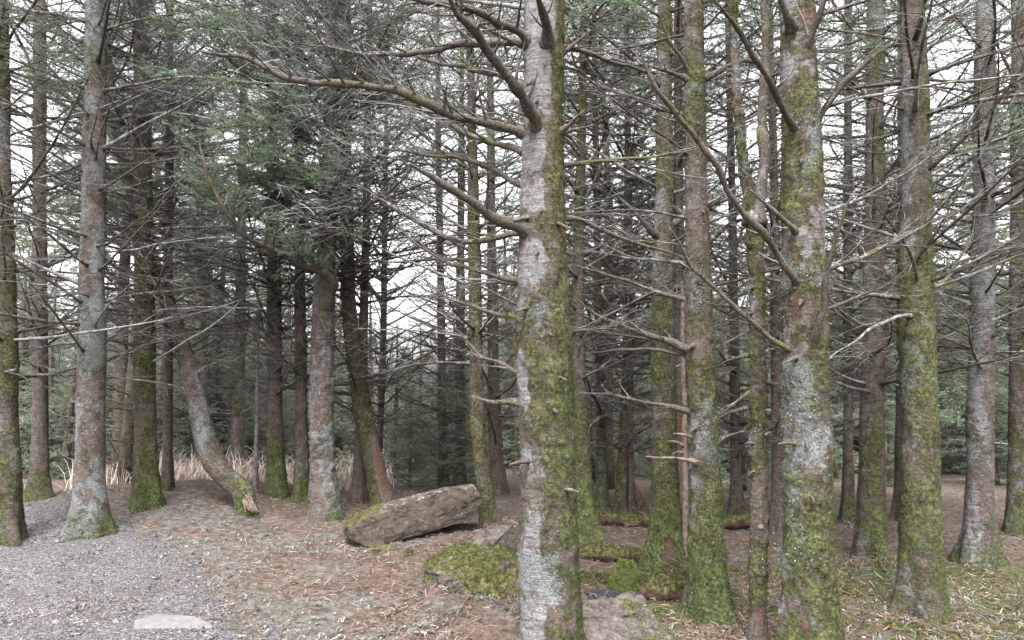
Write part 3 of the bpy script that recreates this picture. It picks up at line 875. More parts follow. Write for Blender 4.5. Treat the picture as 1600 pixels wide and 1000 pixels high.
for k, (x, y, dx, dy, w) in enumerate([(1078, 540, -4, 6, 14), (1082, 668, -4, 8, 9), (1100, 330, 2, 4, 9), (1095, 610, 3, 4, 9), (1078, 690, -26, -12, 8)]):
    inner.stub(x, y, dx, dy, w, 60 + k, 0.03, M_BARK if k < 4 else M_DRY)
inner.whorls(2.2, 6.5, .35, 2.2, (.6, 1.1), (0, .5), avoid=lambda h, a: 3.7 < a < 5.7)

back = Tree('spruce_tree', [(1038, 890, 58), (1038, 850, 52), (1039, 750, 45), (1038, 650, 42), (1036, 550, 40), (1035, 450, 37), (1036, 350, 34), (1038, 250, 30), (1038, 150, 26), (1038, 50, 24), (1038, -60, 22)],
            (1038, 892), 9, 'mossy trunk with a red bare patch low on its flared foot, behind the mossy stump',
            mk_mask(0.55, 0.10, 0.5, 0.22, 0.30, 0.12, 0.4, 3.2, 0.55, 71, lambda d, V, H, sx, sf: (d['red'].__iadd__(1.3 * np.exp(-((H - .26) / .11) ** 2 - ((sx - .1) / .28) ** 2) * (sf > 0)), d['moss'].__isub__(1.3 * np.exp(-((H - .26) / .11) ** 2 - ((sx - .1) / .28) ** 2) * (sf > 0)))), 56, 0.018, 71, 0.75, 1.0)
back.fuzz(6000, 0.013, 0.0045, 19, 700, 0.008, True)
Y = back.Y
back.limb([(1020, 362, Y - .1), (1000, 340, Y - .15), (980, 322, Y - .2), (960, 300, Y - .25)], 9, 5, 3, .3, 51)
back.limb([(1056, 350, Y), (1075, 325, Y + .1), (1095, 300, Y + .2)], 8, 4, 3, .2, 52)
back.whorls(1.9, 7, .30, 3.0, (.7, 1.4), (0, .5), 5.0, .5, avoid=lambda h, a: 3.9 < a < 5.5)

fork = Tree('young_tree', [(1184, 1010, 34), (1184, 960, 31), (1185, 880, 29), (1186, 800, 28), (1185, 700, 28), (1185, 600, 27), (1184, 500, 26), (1182, 420, 26), (1178, 360, 25), (1172, 310, 22), (1160, 250, 17), (1154, 180, 14), (1148, 90, 13), (1144, 0, 12), (1142, -60, 11)],
            (1184, 1015), 6, 'slender mossy forked trunk with a pale scar, in front of the dark thin trunk',
            mk_mask(0.48, 0.05, 0.05, 0.12, 0.32, 0.28, 0.15, 4.5, 0.6, 81), 40, 0.014, 81, 0.15, 1.3)
fork.fuzz(6000, 0.014, 0.004, 23, 900, 0.007)
Y = fork.Y
fork.limb([(1178, 345, Y), (1186, 305, Y), (1192, 260, Y), (1193, 190, Y + .02), (1195, 100, Y + .03), (1196, 0, Y + .05), (1197, -60, Y + .06)], 22, 11, 6, .3, 61, 'mossy right-hand fork of the slender trunk')
fork.limb([(1176, 625, Y), (1150, 640, Y + .05), (1118, 655, Y + .1)], 8, 4, 3, .2, 62)
fork.limb([(1176, 545, Y + .02), (1150, 558, Y + .1), (1120, 570, Y + .2)], 7, 4, 3, .2, 63)
fork.limb([(1176, 600, Y + .02), (1140, 640, Y + .1), (1110, 662, Y + .2)], 7, 4, 3, .2, 64)
fork.limb([(1194, 470, Y), (1215, 450, Y), (1222, 440, Y + .05)], 7, 4, 3, .2, 65)
fork.stub(1190, 822, 0, 6, 20, 3, 0.002, M_DRY)
for k, (x, y, dx, dy, w) in enumerate([(1178, 700, -14, -6, 7), (1192, 650, 14, -8, 7), (1178, 490, -14, 6, 7), (1192, 560, 18, -14, 6), (1180, 740, -10, 2, 7), (1194, 690, 12, -14, 7), (1178, 450, -8, 4, 8)]):
    fork.stub(x, y, dx, dy, w, 90 + k, 0.01)

# ---- mid-distance trunks: (pix, base, label, mask args, live_from)
def mid(pix, base, top, label, mk, seed, sides=30, step=0.03, flare=.75, h0=1.2, live=3.6, gap=.26, per=3.4, L=(.7, 1.5), name='spruce_tree', fuzz=0, tilt=(0, .55), avoid=None, live_p=.22, h1=None, crown=True, ):
    t = Tree(name, pix, base, top, label, mk, sides, step, seed, flare, 1.7 if 'scaly' in label else 0.8)
    t.whorls(h0, h1 or min(top - .8, 2.2 + .564 * t.Y), gap, per, L, tilt, live, live_p, avoid)
    if fuzz: t.fuzz(fuzz, 0.014, 0.005, seed, fuzz // 8, 0.009)
    return t
grey = mid([(508, 806, 52), (506, 780, 46), (504, 740, 42), (503, 680, 40), (503, 600, 40), (504, 540, 38), (506, 480, 36), (508, 430, 34), (512, 350, 30), (515, 250, 27), (517, 150, 25), (519, 50, 23), (520, -50, 22)],
           (508, 808), 9.5, 'broad trunk of grey scaly bark with red-brown foot left of the big slab',
           mk_mask(0.22, 0.22, 0.25, 0.22, 0.50, 0.24, 0.2, 4.5, 0.6, 101), 101, 64, 0.016, .25, 3.2, 3.4, .17, 4.6, (.7, 1.3), fuzz=3000, avoid=lambda h, a: h < 3.3)
for k in range(60):
    grey.branch(3.1 + 3.6 * grey.rng.rand(), grey.rng.uniform(2.7, 6.0), grey.rng.uniform(-.1, .45), grey.rng.uniform(.7, 1.35), GREYB[k % 4])
Y = grey.Y
grey.limb([(512, 470, Y - .12), (522, 445, Y - .25), (520, 432, Y - .35), (490, 422, Y - .5), (450, 402, Y - .8), (415, 385, Y - 1.1), (382, 368, Y - 1.3), (355, 335, Y - 1.5), (335, 300, Y - 1.6), (320, 255, Y - 1.7), (312, 215, Y - 1.7)], 16, 4, 22, .75, 71, 'thick elbowed branch sweeping left', None, True, 6)
grey.limb([(500, 415, Y - .1), (470, 400, Y - .3), (430, 398, Y - .6), (380, 385, Y - .9), (330, 385, Y - 1.1), (290, 380, Y - 1.3)], 7, 3, 20, .7, 72, None, None, False, 6)
grey.limb([(505, 330, Y - .1), (458, 300, Y - .5), (406, 285, Y - 1.0), (354, 300, Y - 1.3), (302, 310, Y - 1.5)], 8, 3, 26, .7, 73, None, None, True, 8)
grey.limb([(505, 280, Y - .1), (458, 262, Y - .6), (416, 250, Y - 1.0), (364, 255, Y - 1.4), (317, 262, Y - 1.6)], 8, 3, 26, .7, 74, None, None, True, 8)
grey.limb([(508, 230, Y - .1), (458, 205, Y - .5), (406, 195, Y - 1.0), (364, 195, Y - 1.3), (322, 200, Y - 1.5)], 8, 3, 26, .7, 75, None, None, True, 8)
grey.limb([(508, 170, Y - .1), (448, 150, Y - .5), (396, 120, Y - .9), (354, 90, Y - 1.1), (312, 60, Y - 1.3)], 8, 3, 24, .7, 76, None, None, True, 8)
grey.limb([(510, 360, Y - .15), (468, 345, Y - .5), (426, 330, Y - .8), (384, 322, Y - 1.1)], 8, 3, 20, .6, 77, None, None, True, 8)
grey.limb([(522, 300, Y - .1), (560, 270, Y - .4), (600, 235, Y - .6), (640, 190, Y - .8)], 8, 3, 18, .5, 78, None, None, False, 6)
grey.limb([(522, 360, Y - .1), (560, 330, Y - .4), (610, 300, Y - .6), (650, 255, Y - .8)], 8, 3, 18, .5, 79, None, None, False, 6)
grey.limb([(508, 110, Y - .1), (448, 80, Y - .5), (386, 50, Y - .9), (314, 40, Y - 1.1), (262, 30, Y - 1.3)], 8, 3, 24, .7, 80, None, None, True, 8)
grey.limb([(512, 150, Y - .1), (560, 120, Y - .4), (600, 60, Y - .6), (620, 10, Y - .8)], 8, 3, 20, .6, 81, None, None, True, 6)

mid([(598, 782, 42), (592, 760, 36), (580, 700, 33), (566, 640, 31), (556, 580, 29), (548, 520, 27), (544, 460, 26), (543, 400, 24), (541, 300, 21), (540, 200, 19), (541, 100, 18), (541, 0, 17)],
    (600, 796), 9, 'leaning olive-mossed trunk with a bare red streak behind the big slab',
    mk_mask(0.62, -0.15, 0.1, 0.1, 0.22, 0.14, 0.15, 3.0, 0.42, 111, lambda d, V, H, sx, sf: (d['red'].__iadd__(1.0 * np.exp(-((H - .55) / .35) ** 2) * sstep(.15, .5, sx)), d['moss'].__isub__(1.0 * np.exp(-((H - .5) / .3) ** 2) * sstep(.15, .5, sx)))),
    111, 44, .025, .25, 2.6, 4.0, fuzz=2500, gap=.24)
mid([(432, 772, 36), (431, 740, 30), (430, 650, 27), (429, 560, 26), (428, 460, 24), (427, 400, 22), (426, 250, 18), (425, 100, 15), (424, 0, 14)],
    (432, 776), 10, 'dark straight trunk with green mossy foot, right of the slim pale mossy trunk',
    mk_mask(0.42, 0.1, 0.35, -0.1, 0.05, 0.15, 0.5, 3, 0.5, 121), 121, 30, .03, .4, 1.3, 3.2, L=(.8, 1.5))
mid([(472, 780, 26), (472, 740, 23), (471, 660, 21), (470, 560, 20), (469, 450, 19), (468, 300, 16), (467, 100, 13)],
    (472, 782), 10, 'narrow green-footed trunk immediately left of the grey scaly trunk', mk_mask(0.42, -0.1, 0.4, 0.2, 0.25, 0.1, 0.5, 3, 0.5, 131), 131, h0=1.5, live=3.4)
mid([(370, 748, 27), (371, 700, 23), (373, 620, 20), (375, 540, 19), (376, 450, 17), (378, 350, 15), (380, 200, 13), (381, 60, 11)],
    (369, 752), 10, 'slim pale mossy trunk with a red patch near its foot, right of the bent trunk', mk_mask(0.48, -0.15, 0.3, 0.25, 0.35, 0.22, 0.4, 3, 0.5, 141), 141, h0=1.3, live=3.3)
mid([(353, 735, 13), (349, 690, 11), (342, 620, 10), (340, 560, 9), (345, 500, 8), (350, 400, 7)],
    (355, 742), 6, 'thin dark leaning sapling between the bent trunk and the slim pale trunk', mk_mask(0.2, 0, 0.2, -0.1, 0.1, 0.1, 0.3, 3, 0.4, 151), 151, 12, .05, h0=.9, L=(.4, .8), name='sapling')
mid([(331, 730, 14), (326, 660, 12), (321, 580, 12), (318, 500, 12), (316, 400, 11), (314, 250, 9)],
    (332, 748), 9, 'thin dark trunk standing behind the bent trunk', mk_mask(0.3, 0, 0.3, 0, 0.1, 0.1, 0.3, 3, 0.4, 161), 161, 14, .05, h0=1.4, live=3.2)
mid([(400, 764, 9), (400, 720, 8), (402, 650, 7), (402, 610, 6)], (400, 768), 2.6, 'very thin pale broken stem between two mossy trunks', mk_mask(0.05, 0, 0.1, 0.6, 0.2, 0.2, 0.1, 3, 0.4, 171), 171, 10, .05, .2, h0=.9, h1=2.3, L=(.2, .5), per=1.5, name='sapling')
mid([(560, 780, 24), (561, 730, 20), (564, 650, 18), (567, 560, 17), (569, 470, 16), (572, 350, 14), (575, 150, 11)],
    (560, 784), 10, 'dark trunk half hidden behind the leaning olive trunk', mk_mask(0.15, 0, 0.3, -0.2, 0.05, 0.25, 0.2, 3, 0.4, 181), 181, 24, .035, h0=1.1, live=3.6)
mid([(588, 745, 15), (592, 700, 13), (595, 640, 12), (598, 560, 12), (600, 460, 11), (602, 300, 9)],
    (587, 764), 9, 'thin greenish trunk with upswept dark branches, right of the leaning trunk', mk_mask(0.4, 0, 0.2, 0, 0.2, 0.1, 0.3, 3, 0.4, 191), 191, 16, .04, h0=.7, live=3.8, tilt=(.2, .8), L=(.9, 1.6))
mid([(692, 762, 19), (692, 720, 17), (691, 650, 16), (690, 550, 15), (688, 430, 13), (686, 300, 11), (684, 150, 9)],
    (692, 766), 10, 'dark upright trunk ringed with fine bare twigs, behind the boulder', mk_mask(0.22, 0, 0.3, -0.2, 0.05, 0.1, 0.3, 3, 0.4, 201), 201, 22, .035, h0=.5, live=4.4, L=(.7, 1.3), gap=.22)
mid([(719, 762, 21), (719, 720, 18), (719, 620, 17), (719, 500, 16), (720, 380, 14), (721, 200, 11)],
    (719, 768), 10, 'dark trunk beside the twig-ringed one, behind the boulder', mk_mask(0.38, 0, 0.3, 0, 0.1, 0.05, 0.4, 3, 0.4, 211), 211, 22, .035, h0=.8, live=4.4, L=(.6, 1.2))
mid([(767, 815, 32), (762, 790, 27), (754, 740, 25), (748, 690, 24), (745, 620, 24), (743, 540, 23), (742, 460, 22), (741, 380, 21), (739, 280, 18), (737, 180, 15), (735, 80, 13), (734, -20, 12)],
    (768, 818), 9, 'olive trunk bending at its foot against the right end of the boulder', mk_mask(0.52, -0.1, 0.15, 0.05, 0.25, 0.25, 0.15, 3.5, 0.5, 221), 221, 36, .025, .4, 1.9, 4.6, fuzz=2200, per=2.6)
mid([(778, 765, 28), (775, 720, 24), (772, 620, 21), (770, 500, 19), (768, 350, 16), (766, 150, 12)],
    (778, 772), 10, 'reddish trunk close left of the central trunk, far behind the boulder', mk_mask(0.32, 0, 0.1, 0.1, 0.2, 0.34, 0.2, 3, 0.4, 231), 231, 24, .035, h0=.7, live=4.5)
t9 = mid([(918, 840, 44), (914, 800, 34), (911, 740, 29), (908, 660, 26), (905, 560, 24), (903, 460, 22), (905, 350, 19), (908, 240, 16), (911, 120, 13), (913, 0, 11)],
    (920, 842), 10, 'dark greenish trunk with spreading root toes, partly hidden by the central trunk', mk_mask(0.50, -0.1, 0.4, 0.0, 0.15, 0.12, 0.45, 3, 0.4, 241), 241, 40, .025, 1.1, 1.6, 4.2, L=(.8, 1.5), gap=.24, fuzz=1500)
mid([(941, 790, 20), (940, 740, 17), (938, 660, 16), (936, 560, 15), (934, 450, 13), (932, 300, 11)],
    (941, 794), 10, 'pale olive trunk in the distance just right of the root-toed trunk', mk_mask(0.55, 0, 0.2, 0.35, 0.4, 0.1, 0.2, 3, 0.4, 251), 251, 20, .04, h0=1.0, live=3.8)
mid([(972, 795, 22), (973, 740, 18), (976, 660, 16), (979, 560, 15), (981, 400, 13)],
    (971, 798), 9, 'distant paired stem with a wide rotten foot, beyond the far mossy log', mk_mask(0.5, -.2, 0.2, 0.3, 0.3, 0.3, 0.2, 3, 0.4, 261), 261, 20, .04, .8, h0=.8, live=3.8)
mid([(988, 795, 14), (986, 740, 11), (985, 660, 10), (986, 500, 9)], (988, 799), 8, 'distant slim dark stem beyond the far mossy log', mk_mask(0.3, 0, 0.2, 0, 0.1, 0.1, 0.2, 3, 0.4, 271), 271, 14, .05, h0=.8, live=3.8)
mid([(1216, 828, 25), (1216, 760, 21), (1215, 660, 20), (1213, 540, 19), (1211, 400, 17), (1209, 250, 14)],
    (1216, 832), 10, 'dark thin trunk seen between the forked stem and the right-hand mossy trunk', mk_mask(0.12, 0, 0.1, -0.3, 0.0, 0.1, 0.3, 3, 0.4, 281), 281, 24, .035, h0=1.0, live=4.4, L=(.5, 1.1), gap=.2)
mid([(1150, 800, 22), (1150, 740, 19), (1149, 640, 18), (1147, 500, 16), (1144, 300, 13)],
    (1150, 803), 10, 'grey trunk in the distance behind the gap right of the bright green foot', mk_mask(0.3, 0, 0.2, 0.2, 0.4, 0.2, 0.2, 3, 0.4, 291), 291, 20, .04, h0=.8, live=4)
mid([(1062, 830, 22), (1062, 700, 17), (1060, 500, 16), (1060, 300, 18), (1060, 150, 16), (1060, 0, 14)],
    (1062, 838), 10, 'reddish brown trunk rising just behind the two mossy trunks', mk_mask(0.15, 0, 0.3, 0.0, 0.15, 0.5, 0.2, 3, 0.4, 301), 301, 24, .035, h0=2.2, live=4.6)

# the thin dead snag
snag = Tree('dead_snag', [(1071, 885, 11), (1071, 800, 11), (1070, 700, 11), (1069, 600, 10), (1067, 500, 9), (1066, 440, 6)], (1071, 895), 0, 'thin pale barkless dead snag squeezed between two mossy trunks',
            mk_mask(-.3, 0, 0.0, 0.4, 0.0, 0.5, 0.1, 3, 0.3, 311), 14, .03, 311, .3, .6)
snag.trunk.data.materials[0] = M_DRY
for k, (x, y, dx, dy, w) in enumerate([(1068, 698, -24, -8, 7), (1068, 708, -18, 2, 6), (1070, 560, 6, -18, 4), (1069, 640, -6, -14, 4), (1072, 820, 8, 6, 4)]):
    snag.stub(x, y, dx, dy, w, k + 5, 0.05, M_DRY)

# the bent trunk at the left
yb = hit(385, 798)[1]
bent = Tree('bent_tree', [(386, 800, 30), (383, 775, 31), (368, 757, 33), (350, 744, 36), (334, 722, 40), (322, 690, 38), (312, 650, 34), (302, 600, 30), (288, 550, 28), (264, 480, 26), (232, 390, 23), (200, 280, 20), (172, 140, 17), (160, 20, 15)],
            (386, 801), 9, 'bent mossy trunk that crooks sideways onto a split broken foot beside the gravel',
            mk_mask(0.45, 0.1, 0.0, 0.25, 0.42, 0.22, 0.25, 3.2, 0.5, 321), 48, .018, 321, .45, 1.0)
bent.fuzz(3500, 0.013, 0.0045, 5, 700, 0.008)
bent.whorls(2.2, 6.5, .3, 3, (.7, 1.3), (0, .5), 3.2, .4)
for k in range(26):
    bent.branch(2.6 + 3.2 * bent.rng.rand(), bent.rng.uniform(-1.2, 1.4), bent.rng.uniform(-.1, .45), bent.rng.uniform(.7, 1.3), GREYB[k % 4])
mbs = MB()
rg = np.random.RandomState(5)
for i in range(34):
    p0 = at(380 + rg.uniform(-4, 10), 772 + rg.uniform(-8, 12), yb - .10 - rg.rand() * .06)[0] - bent.b
    p1 = at(392 + rg.uniform(-8, 14), 800 + rg.uniform(-6, 2), yb - .14 - rg.rand() * .1)[0] - bent.b
    mbs.tube(np.linspace(p0, p1, 4) + rg.normal(0, .004, (4, 3)), [.002, .008, .007, .002], 4, 0, rg.rand())
link('splintered_wood', mbs.mesh('splintered_wood', M_DRY, False), bent.root)

# trees standing outside the middle strip, to the left and right of it
def side(px, w, basey, label, seed, lean=0, mkk=None, live=3.4, top=9, fz=2500, h0=1.6):
    pix = [(px, basey - 5, w * 1.12), (px + lean * .1, basey - 120, w), (px + lean * .4, basey - 350, w * .9), (px + lean * .8, basey - 600, w * .78), (px + lean, basey - 850, w * .68)]
    return mid(pix, (px, basey), top, label, mkk or mk_mask(.45, .1, .3, .2, .35, .15, .3, 3, .55, seed), seed, 36, .034, .75, h0, live, fuzz=fz, L=(.7, 1.4))
side(228, 34, 792, 'mossy trunk left of the bent tree, on the far edge of the gravel', 401, -8)
side(140, 46, 838, 'stout lichen-spotted trunk standing on the bank left of the path', 402, 10, mk_mask(.3, .2, .3, .3, .55, .15, .3, 3, .55, 402))
side(62, 26, 780, 'slim dark trunk behind the stout lichen-spotted one', 403, 0, mk_mask(.3, 0, .3, 0, .1, .1, .3, 3, .5, 403))
side(12, 40, 850, 'mossy trunk farthest left beyond the gravel', 404, -14)
side(262, 16, 765, 'thin upright dark trunk left of the bent tree', 405, 4, mk_mask(.2, 0, .3, -.1, .1, .1, .3, 3, .5, 405), fz=0)
side(1362, 40, 872, 'greenish trunk right of the thick right-hand tree', 406, 6)
side(1440, 62, 960, 'stout olive-mossed trunk second from the far right', 407, -12, mk_mask(.6, .1, .3, .15, .3, .12, .35, 3, .5, 407), h0=2.0)
side(1410, 22, 812, 'slim dark trunk behind the stout olive-mossed one', 408, 0, mk_mask(.2, 0, .3, -.2, .1, .2, .3, 3, .5, 408), fz=0)
side(1530, 44, 880, 'grey-lichened trunk near the far right', 409, 10, mk_mask(.3, .1, .3, .35, .55, .15, .3, 3, .5, 409))
side(1590, 28, 835, 'slim mossy trunk farthest right', 410, 0)
side(1325, 18, 815, 'thin far trunk right of the thick right-hand tree', 411, 0, fz=0)

# ------------------------------------------------------------------ distant spruces: a few kinds, copied
def far_kind(seed, H, hc, R, fine=1.0):
    rng = np.random.RandomState(seed)
    mb = MB()
    pts = np.array([[0.05 * math.sin(z * .7 + seed), 0.05 * math.cos(z * .6 + seed), z] for z in np.linspace(-.15, H, 14)])
    mb.tube(pts, np.linspace(.13, .015, 14) * (1 + .25 * np.exp(-np.linspace(0, H, 14) / .3)), 10)
    tm = mb.mesh('trunk', M_BARK)
    n = tm.attributes['tint'].data
    L = len(n)
    co = np.zeros(L * 3, np.float32); tm.vertices.foreach_get('co', co); co = co.reshape(-1, 3)
    addattr(tm, 'moss', .35 + .3 * np.exp(-np.maximum(co[:, 2], 0) / 1.0)); addattr(tm, 'pale', .15 + 0 * co[:, 2]); addattr(tm, 'red', .1 + 0 * co[:, 2])
    addattr(tm, 'lichen', .25 + 0 * co[:, 2]); addattr(tm, 'green', .4 + 0 * co[:, 2])
    dead, crown = MB(), MB()
    h = 0.5
    dpool = [make_branch(seed * 31 + i, L=1.5, r0=.014, nlat=11, up=[.4, .1, .6][i % 3], sub=2, sides=4, minr=.002)[0].pack() for i in range(5)]
    while h < hc + 1.5:
        for i in range(4):
            s = rng.uniform(.6, 1.25)
            M = np.array(bmat((0, 0, h + rng.uniform(-.1, .1)), rng.uniform(0, 6.28), rng.uniform(0, .5), rng.uniform(-.4, .4), s))
            dead.merge(dpool[rng.randint(5)], M)
        h += .32
    lpool = []
    for i in range(4):
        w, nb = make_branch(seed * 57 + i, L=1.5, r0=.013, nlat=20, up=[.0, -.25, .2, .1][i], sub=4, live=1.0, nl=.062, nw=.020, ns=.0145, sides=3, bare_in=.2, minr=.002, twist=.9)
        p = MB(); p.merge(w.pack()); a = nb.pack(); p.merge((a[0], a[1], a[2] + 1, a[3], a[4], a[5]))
        lpool.append(p.pack())
    h = hc
    while h < H - .2:
        f = (H - h) / (H - hc)
        for i in range(5):
            s = R / 1.5 * (f ** .7 * .9 + .12) * rng.uniform(.6, 1.15)
            M = np.array(bmat((0, 0, h + rng.uniform(-.15, .15)), rng.uniform(0, 6.28), rng.uniform(-.25, .3), rng.uniform(-.3, .3), s))
            crown.merge(lpool[rng.randint(4)], M)
        h += .42
    return tm, dead.mesh('dead_branches', M_TWIG), crown.mesh('crown', [M_TWIG, M_FARNEEDLE_HAZE])
KINDS = [far_kind(1, 12, 3.4, 2.1), far_kind(2, 11, 2.0, 2.3), far_kind(3, 9, .6, 2.4), far_kind(4, 13, 4.6, 2.0), far_kind(5, 5.5, .3, 1.9)]
KLAB = ['tall spruce deep in the wood with bare lower branches', 'bushy spruce deep in the wood with foliage from head height', 'low-skirted green spruce deep in the wood',
        'tall bare-stemmed spruce deep in the wood with a high crown', 'young spruce deep in the wood, green to the ground']
def far_tree(x, y, k, s, az):
    tm, dm, cm = KINDS[k]
    r = link('young_spruce' if k == 4 else 'distant_spruce', None, None, (x, y, float(gz(x, y)) - .02), KLAB[k], 'tree', 'spruces deep in the wood')
    r.rotation_euler = (0, 0, az); r.scale = (s, s, s)
    link('trunk', tm, r); link('dead_branches', dm, r, kind='stuff'); link('crown', cm, r)
rf = np.random.RandomState(21)
spots = []
def try_far(x, y, k, s, dmin):
    if all((x - a) ** 2 + (y - b) ** 2 > dmin ** 2 for a, b in spots):
        spots.append((x, y)); far_tree(x, y, k, s, rf.uniform(0, 6.28)); return True
# (a strip of young trees stands in the open in front of the taller ones)
for ring, (y0, y1, cnt, ks) in enumerate([(11.5, 15, 9, [0, 3]), (15.5, 21, 120, [4]), (22, 29, 46, [2, 1, 2, 0]), (30, 44, 50, [2, 1])]):
    for i in range(cnt):
        y = rf.uniform(y0, y1); x = rf.uniform(-.86, .86) * y
        k = ks[rf.randint(len(ks))]; q = x / y
        if ring == 0 and (-.55 < q < .02): continue
        if ring == 1 and q < -.17 and y < 16.2: continue
        if ring > 1 and -.26 < q < -.06: k = 4
        try_far(x, y, k, rf.uniform(.8, 1.15) if ring != 1 else rf.uniform(.55, 1.25), 1.3)
for i in range(60):
    y = rf.uniform(11.5, 15.5); x = rf.uniform(-.15, .84) * y
    try_far(x, y, 4, rf.uniform(.25, .5), 1.2)
rf = np.random.RandomState(77)
for i in range(90):
    y = rf.uniform(17, 25); x = rf.uniform(.02, .84) * y
    try_far(x, y, [2, 1, 4][rf.randint(3)], rf.uniform(.8, 1.15), 1.25)
for i in range(60):
    y = rf.uniform(17, 24); x = rf.uniform(-.84, -.26) * y
    try_far(x, y, [2, 4][rf.randint(2)], rf.uniform(.8, 1.1), 1.3)

# ------------------------------------------------------------------ rocks
def rock(name, pts, mat, voxel, seed, amp, bed, label, cat='boulder', mossf=None, lichf=None, parent=None):
    bm = bmesh.new()
    for p in pts: bm.verts.new(p)
    bmesh.ops.convex_hull(bm, input=bm.verts)
    me = bpy.data.meshes.new('tmp'); bm.to_mesh(me); bm.free()
    o = bpy.data.objects.new('tmp', me); COL.objects.link(o)
    md = o.modifiers.new('r', 'REMESH'); md.mode = 'VOXEL'; md.voxel_size = voxel
    dg = bpy.context.evaluated_depsgraph_get()
    ev = o.evaluated_get(dg); m2 = bpy.data.meshes.new_from_object(ev)
    bpy.data.objects.remove(o); 
    n = len(m2.vertices)
    co = np.zeros(n * 3, np.float32); m2.vertices.foreach_get('co', co); co = co.reshape(-1, 3).astype(float)
    no = np.zeros(n * 3, np.float32); m2.vertices.foreach_get('normal', no); no = no.reshape(-1, 3).astype(float)
    bed = np.array(bed, float); bed /= np.linalg.norm(bed)
    h = co @ bed
    lay = co - h[:, None] * bed * 0.0
    st = fbm(np.stack([h * 22, lay[:, 0] * 1.6, lay[:, 1] * 1.6], 1), seed, 3, .6)
    step = np.floor(st * 4) / 4
    side_ = 1 - np.abs(no @ bed)
    chunk = np.floor(fbm(co * [7, 7, 9], seed + 8, 3, .6) * 4) / 4
    d = amp * (0.6 * side_ * (0.5 * step + .5 * st) + 0.55 * chunk + 0.55 * fbm(co * 5, seed + 1, 4, .6) + .22 * fbm(co * 26, seed + 2, 3))
    co2 = co + no * d[:, None]
    m2.vertices.foreach_set('co', co2.astype(np.float32).ravel())
    m2.polygons.foreach_set('use_smooth', np.zeros(len(m2.polygons), bool))
    m2.materials.clear(); m2.materials.append(mat)
    addattr(m2, 'moss', np.clip(mossf(co2, no) if mossf else np.zeros(n), 0, 1))
    addattr(m2, 'lichen', np.clip(lichf(co2, no) if lichf else .6 * sstep(.3, .8, no[:, 2]), 0, 1))
    m2.update(); m2.name = name
    return link(name, m2, parent, None, label, cat), co2, no

def moss_coat(parent, co, no, w, n, seed, ln=.014, wd=.005, mat=None):
    rng = np.random.RandomState(seed)
    w = np.clip(w, 0, None)
    idx = rng.choice(len(co), n, p=w / w.sum())
    p = co[idx] + rng.normal(0, .006, (n, 3)) - no[idx] * .002
    d = no[idx] + rng.normal(0, .5, (n, 3)); d /= np.linalg.norm(d, axis=1)[:, None]
    s = np.cross(d, rng.normal(size=(n, 3))); s /= np.linalg.norm(s, axis=1)[:, None] + 1e-9
    L = ln * rng.uniform(.5, 1.4, n)[:, None]
    mb = MB(); mb.add(np.stack([p - s * wd / 2, p + s * wd / 2, p + d * L], 1).reshape(-1, 3), np.arange(3 * n).reshape(-1, 3), None, 0, np.repeat(rng.rand(n), 3))
    return link('moss', mb.mesh('moss', mat or M_MOSS, False), parent, kind='stuff')

A = lambda x, y, Yd: at(x, y, Yd)[0]
# the big tilted slab
yl, yr = hit(575, 855)[1], hit(700, 840)[1] + .25
slab_pts = [A(535, 832, yl + .05), A(549, 844, yl - .02), A(576, 857, yl - .05), A(624, 847, yl + .12), A(679, 829, yr - .25), A(742, 812, yr - .05), A(754, 786, yr), A(750, 770, yr), A(739, 757, yr + .05),
            A(539, 822, yl), A(569, 811, yl + .06), A(609, 794, yl + .18), A(654, 776, yl + .38), A(704, 762, yr - .05),
            A(541, 811, yl + .5), A(584, 789, yl + .65), A(624, 780, yl + .75), A(735, 756, yr + .6), A(690, 762, yr + .5),
            A(600, 835, yl + .9), A(740, 800, yr + .7)]
bed = np.cross(slab_pts[16] - slab_pts[10], slab_pts[13] - slab_pts[10]); bed *= np.sign(bed[2])
slab, co, no = rock('boulder', slab_pts, M_ROCKB, .016, 5, .024, bed, 'big tilted slab of brown layered rock with a lichened grey top face', 'boulder',
    lambda c, n: .75 * sstep(.35, .75, n[:, 2]) * sstep(-1.05, -1.6, c[:, 0] - 0) , lambda c, n: .42 * sstep(.35, .7, n[:, 2]))
moss_coat(slab, co, no, sstep(.4, .8, no[:, 2]) * sstep(-1.2, -1.6, co[:, 0]), 1600, 3)
# propping stone under it
y0 = hit(600, 866)[1]
rock('stone', [A(575, 866, y0), A(622, 868, y0), A(628, 856, y0 + .1), A(600, 848, y0 + .2), A(578, 852, y0 + .15), A(600, 872, y0 - .05), A(610, 860, y0 + .4), A(580, 862, y0 + .4)], M_ROCKB, .014, 9, .02, (0, 0, 1),
     'small dark mossy stone tucked under the left end of the slab', 'stone', lambda c, n: .5 * sstep(.1, .7, n[:, 2]), lambda c, n: .1 + 0 * c[:, 0])
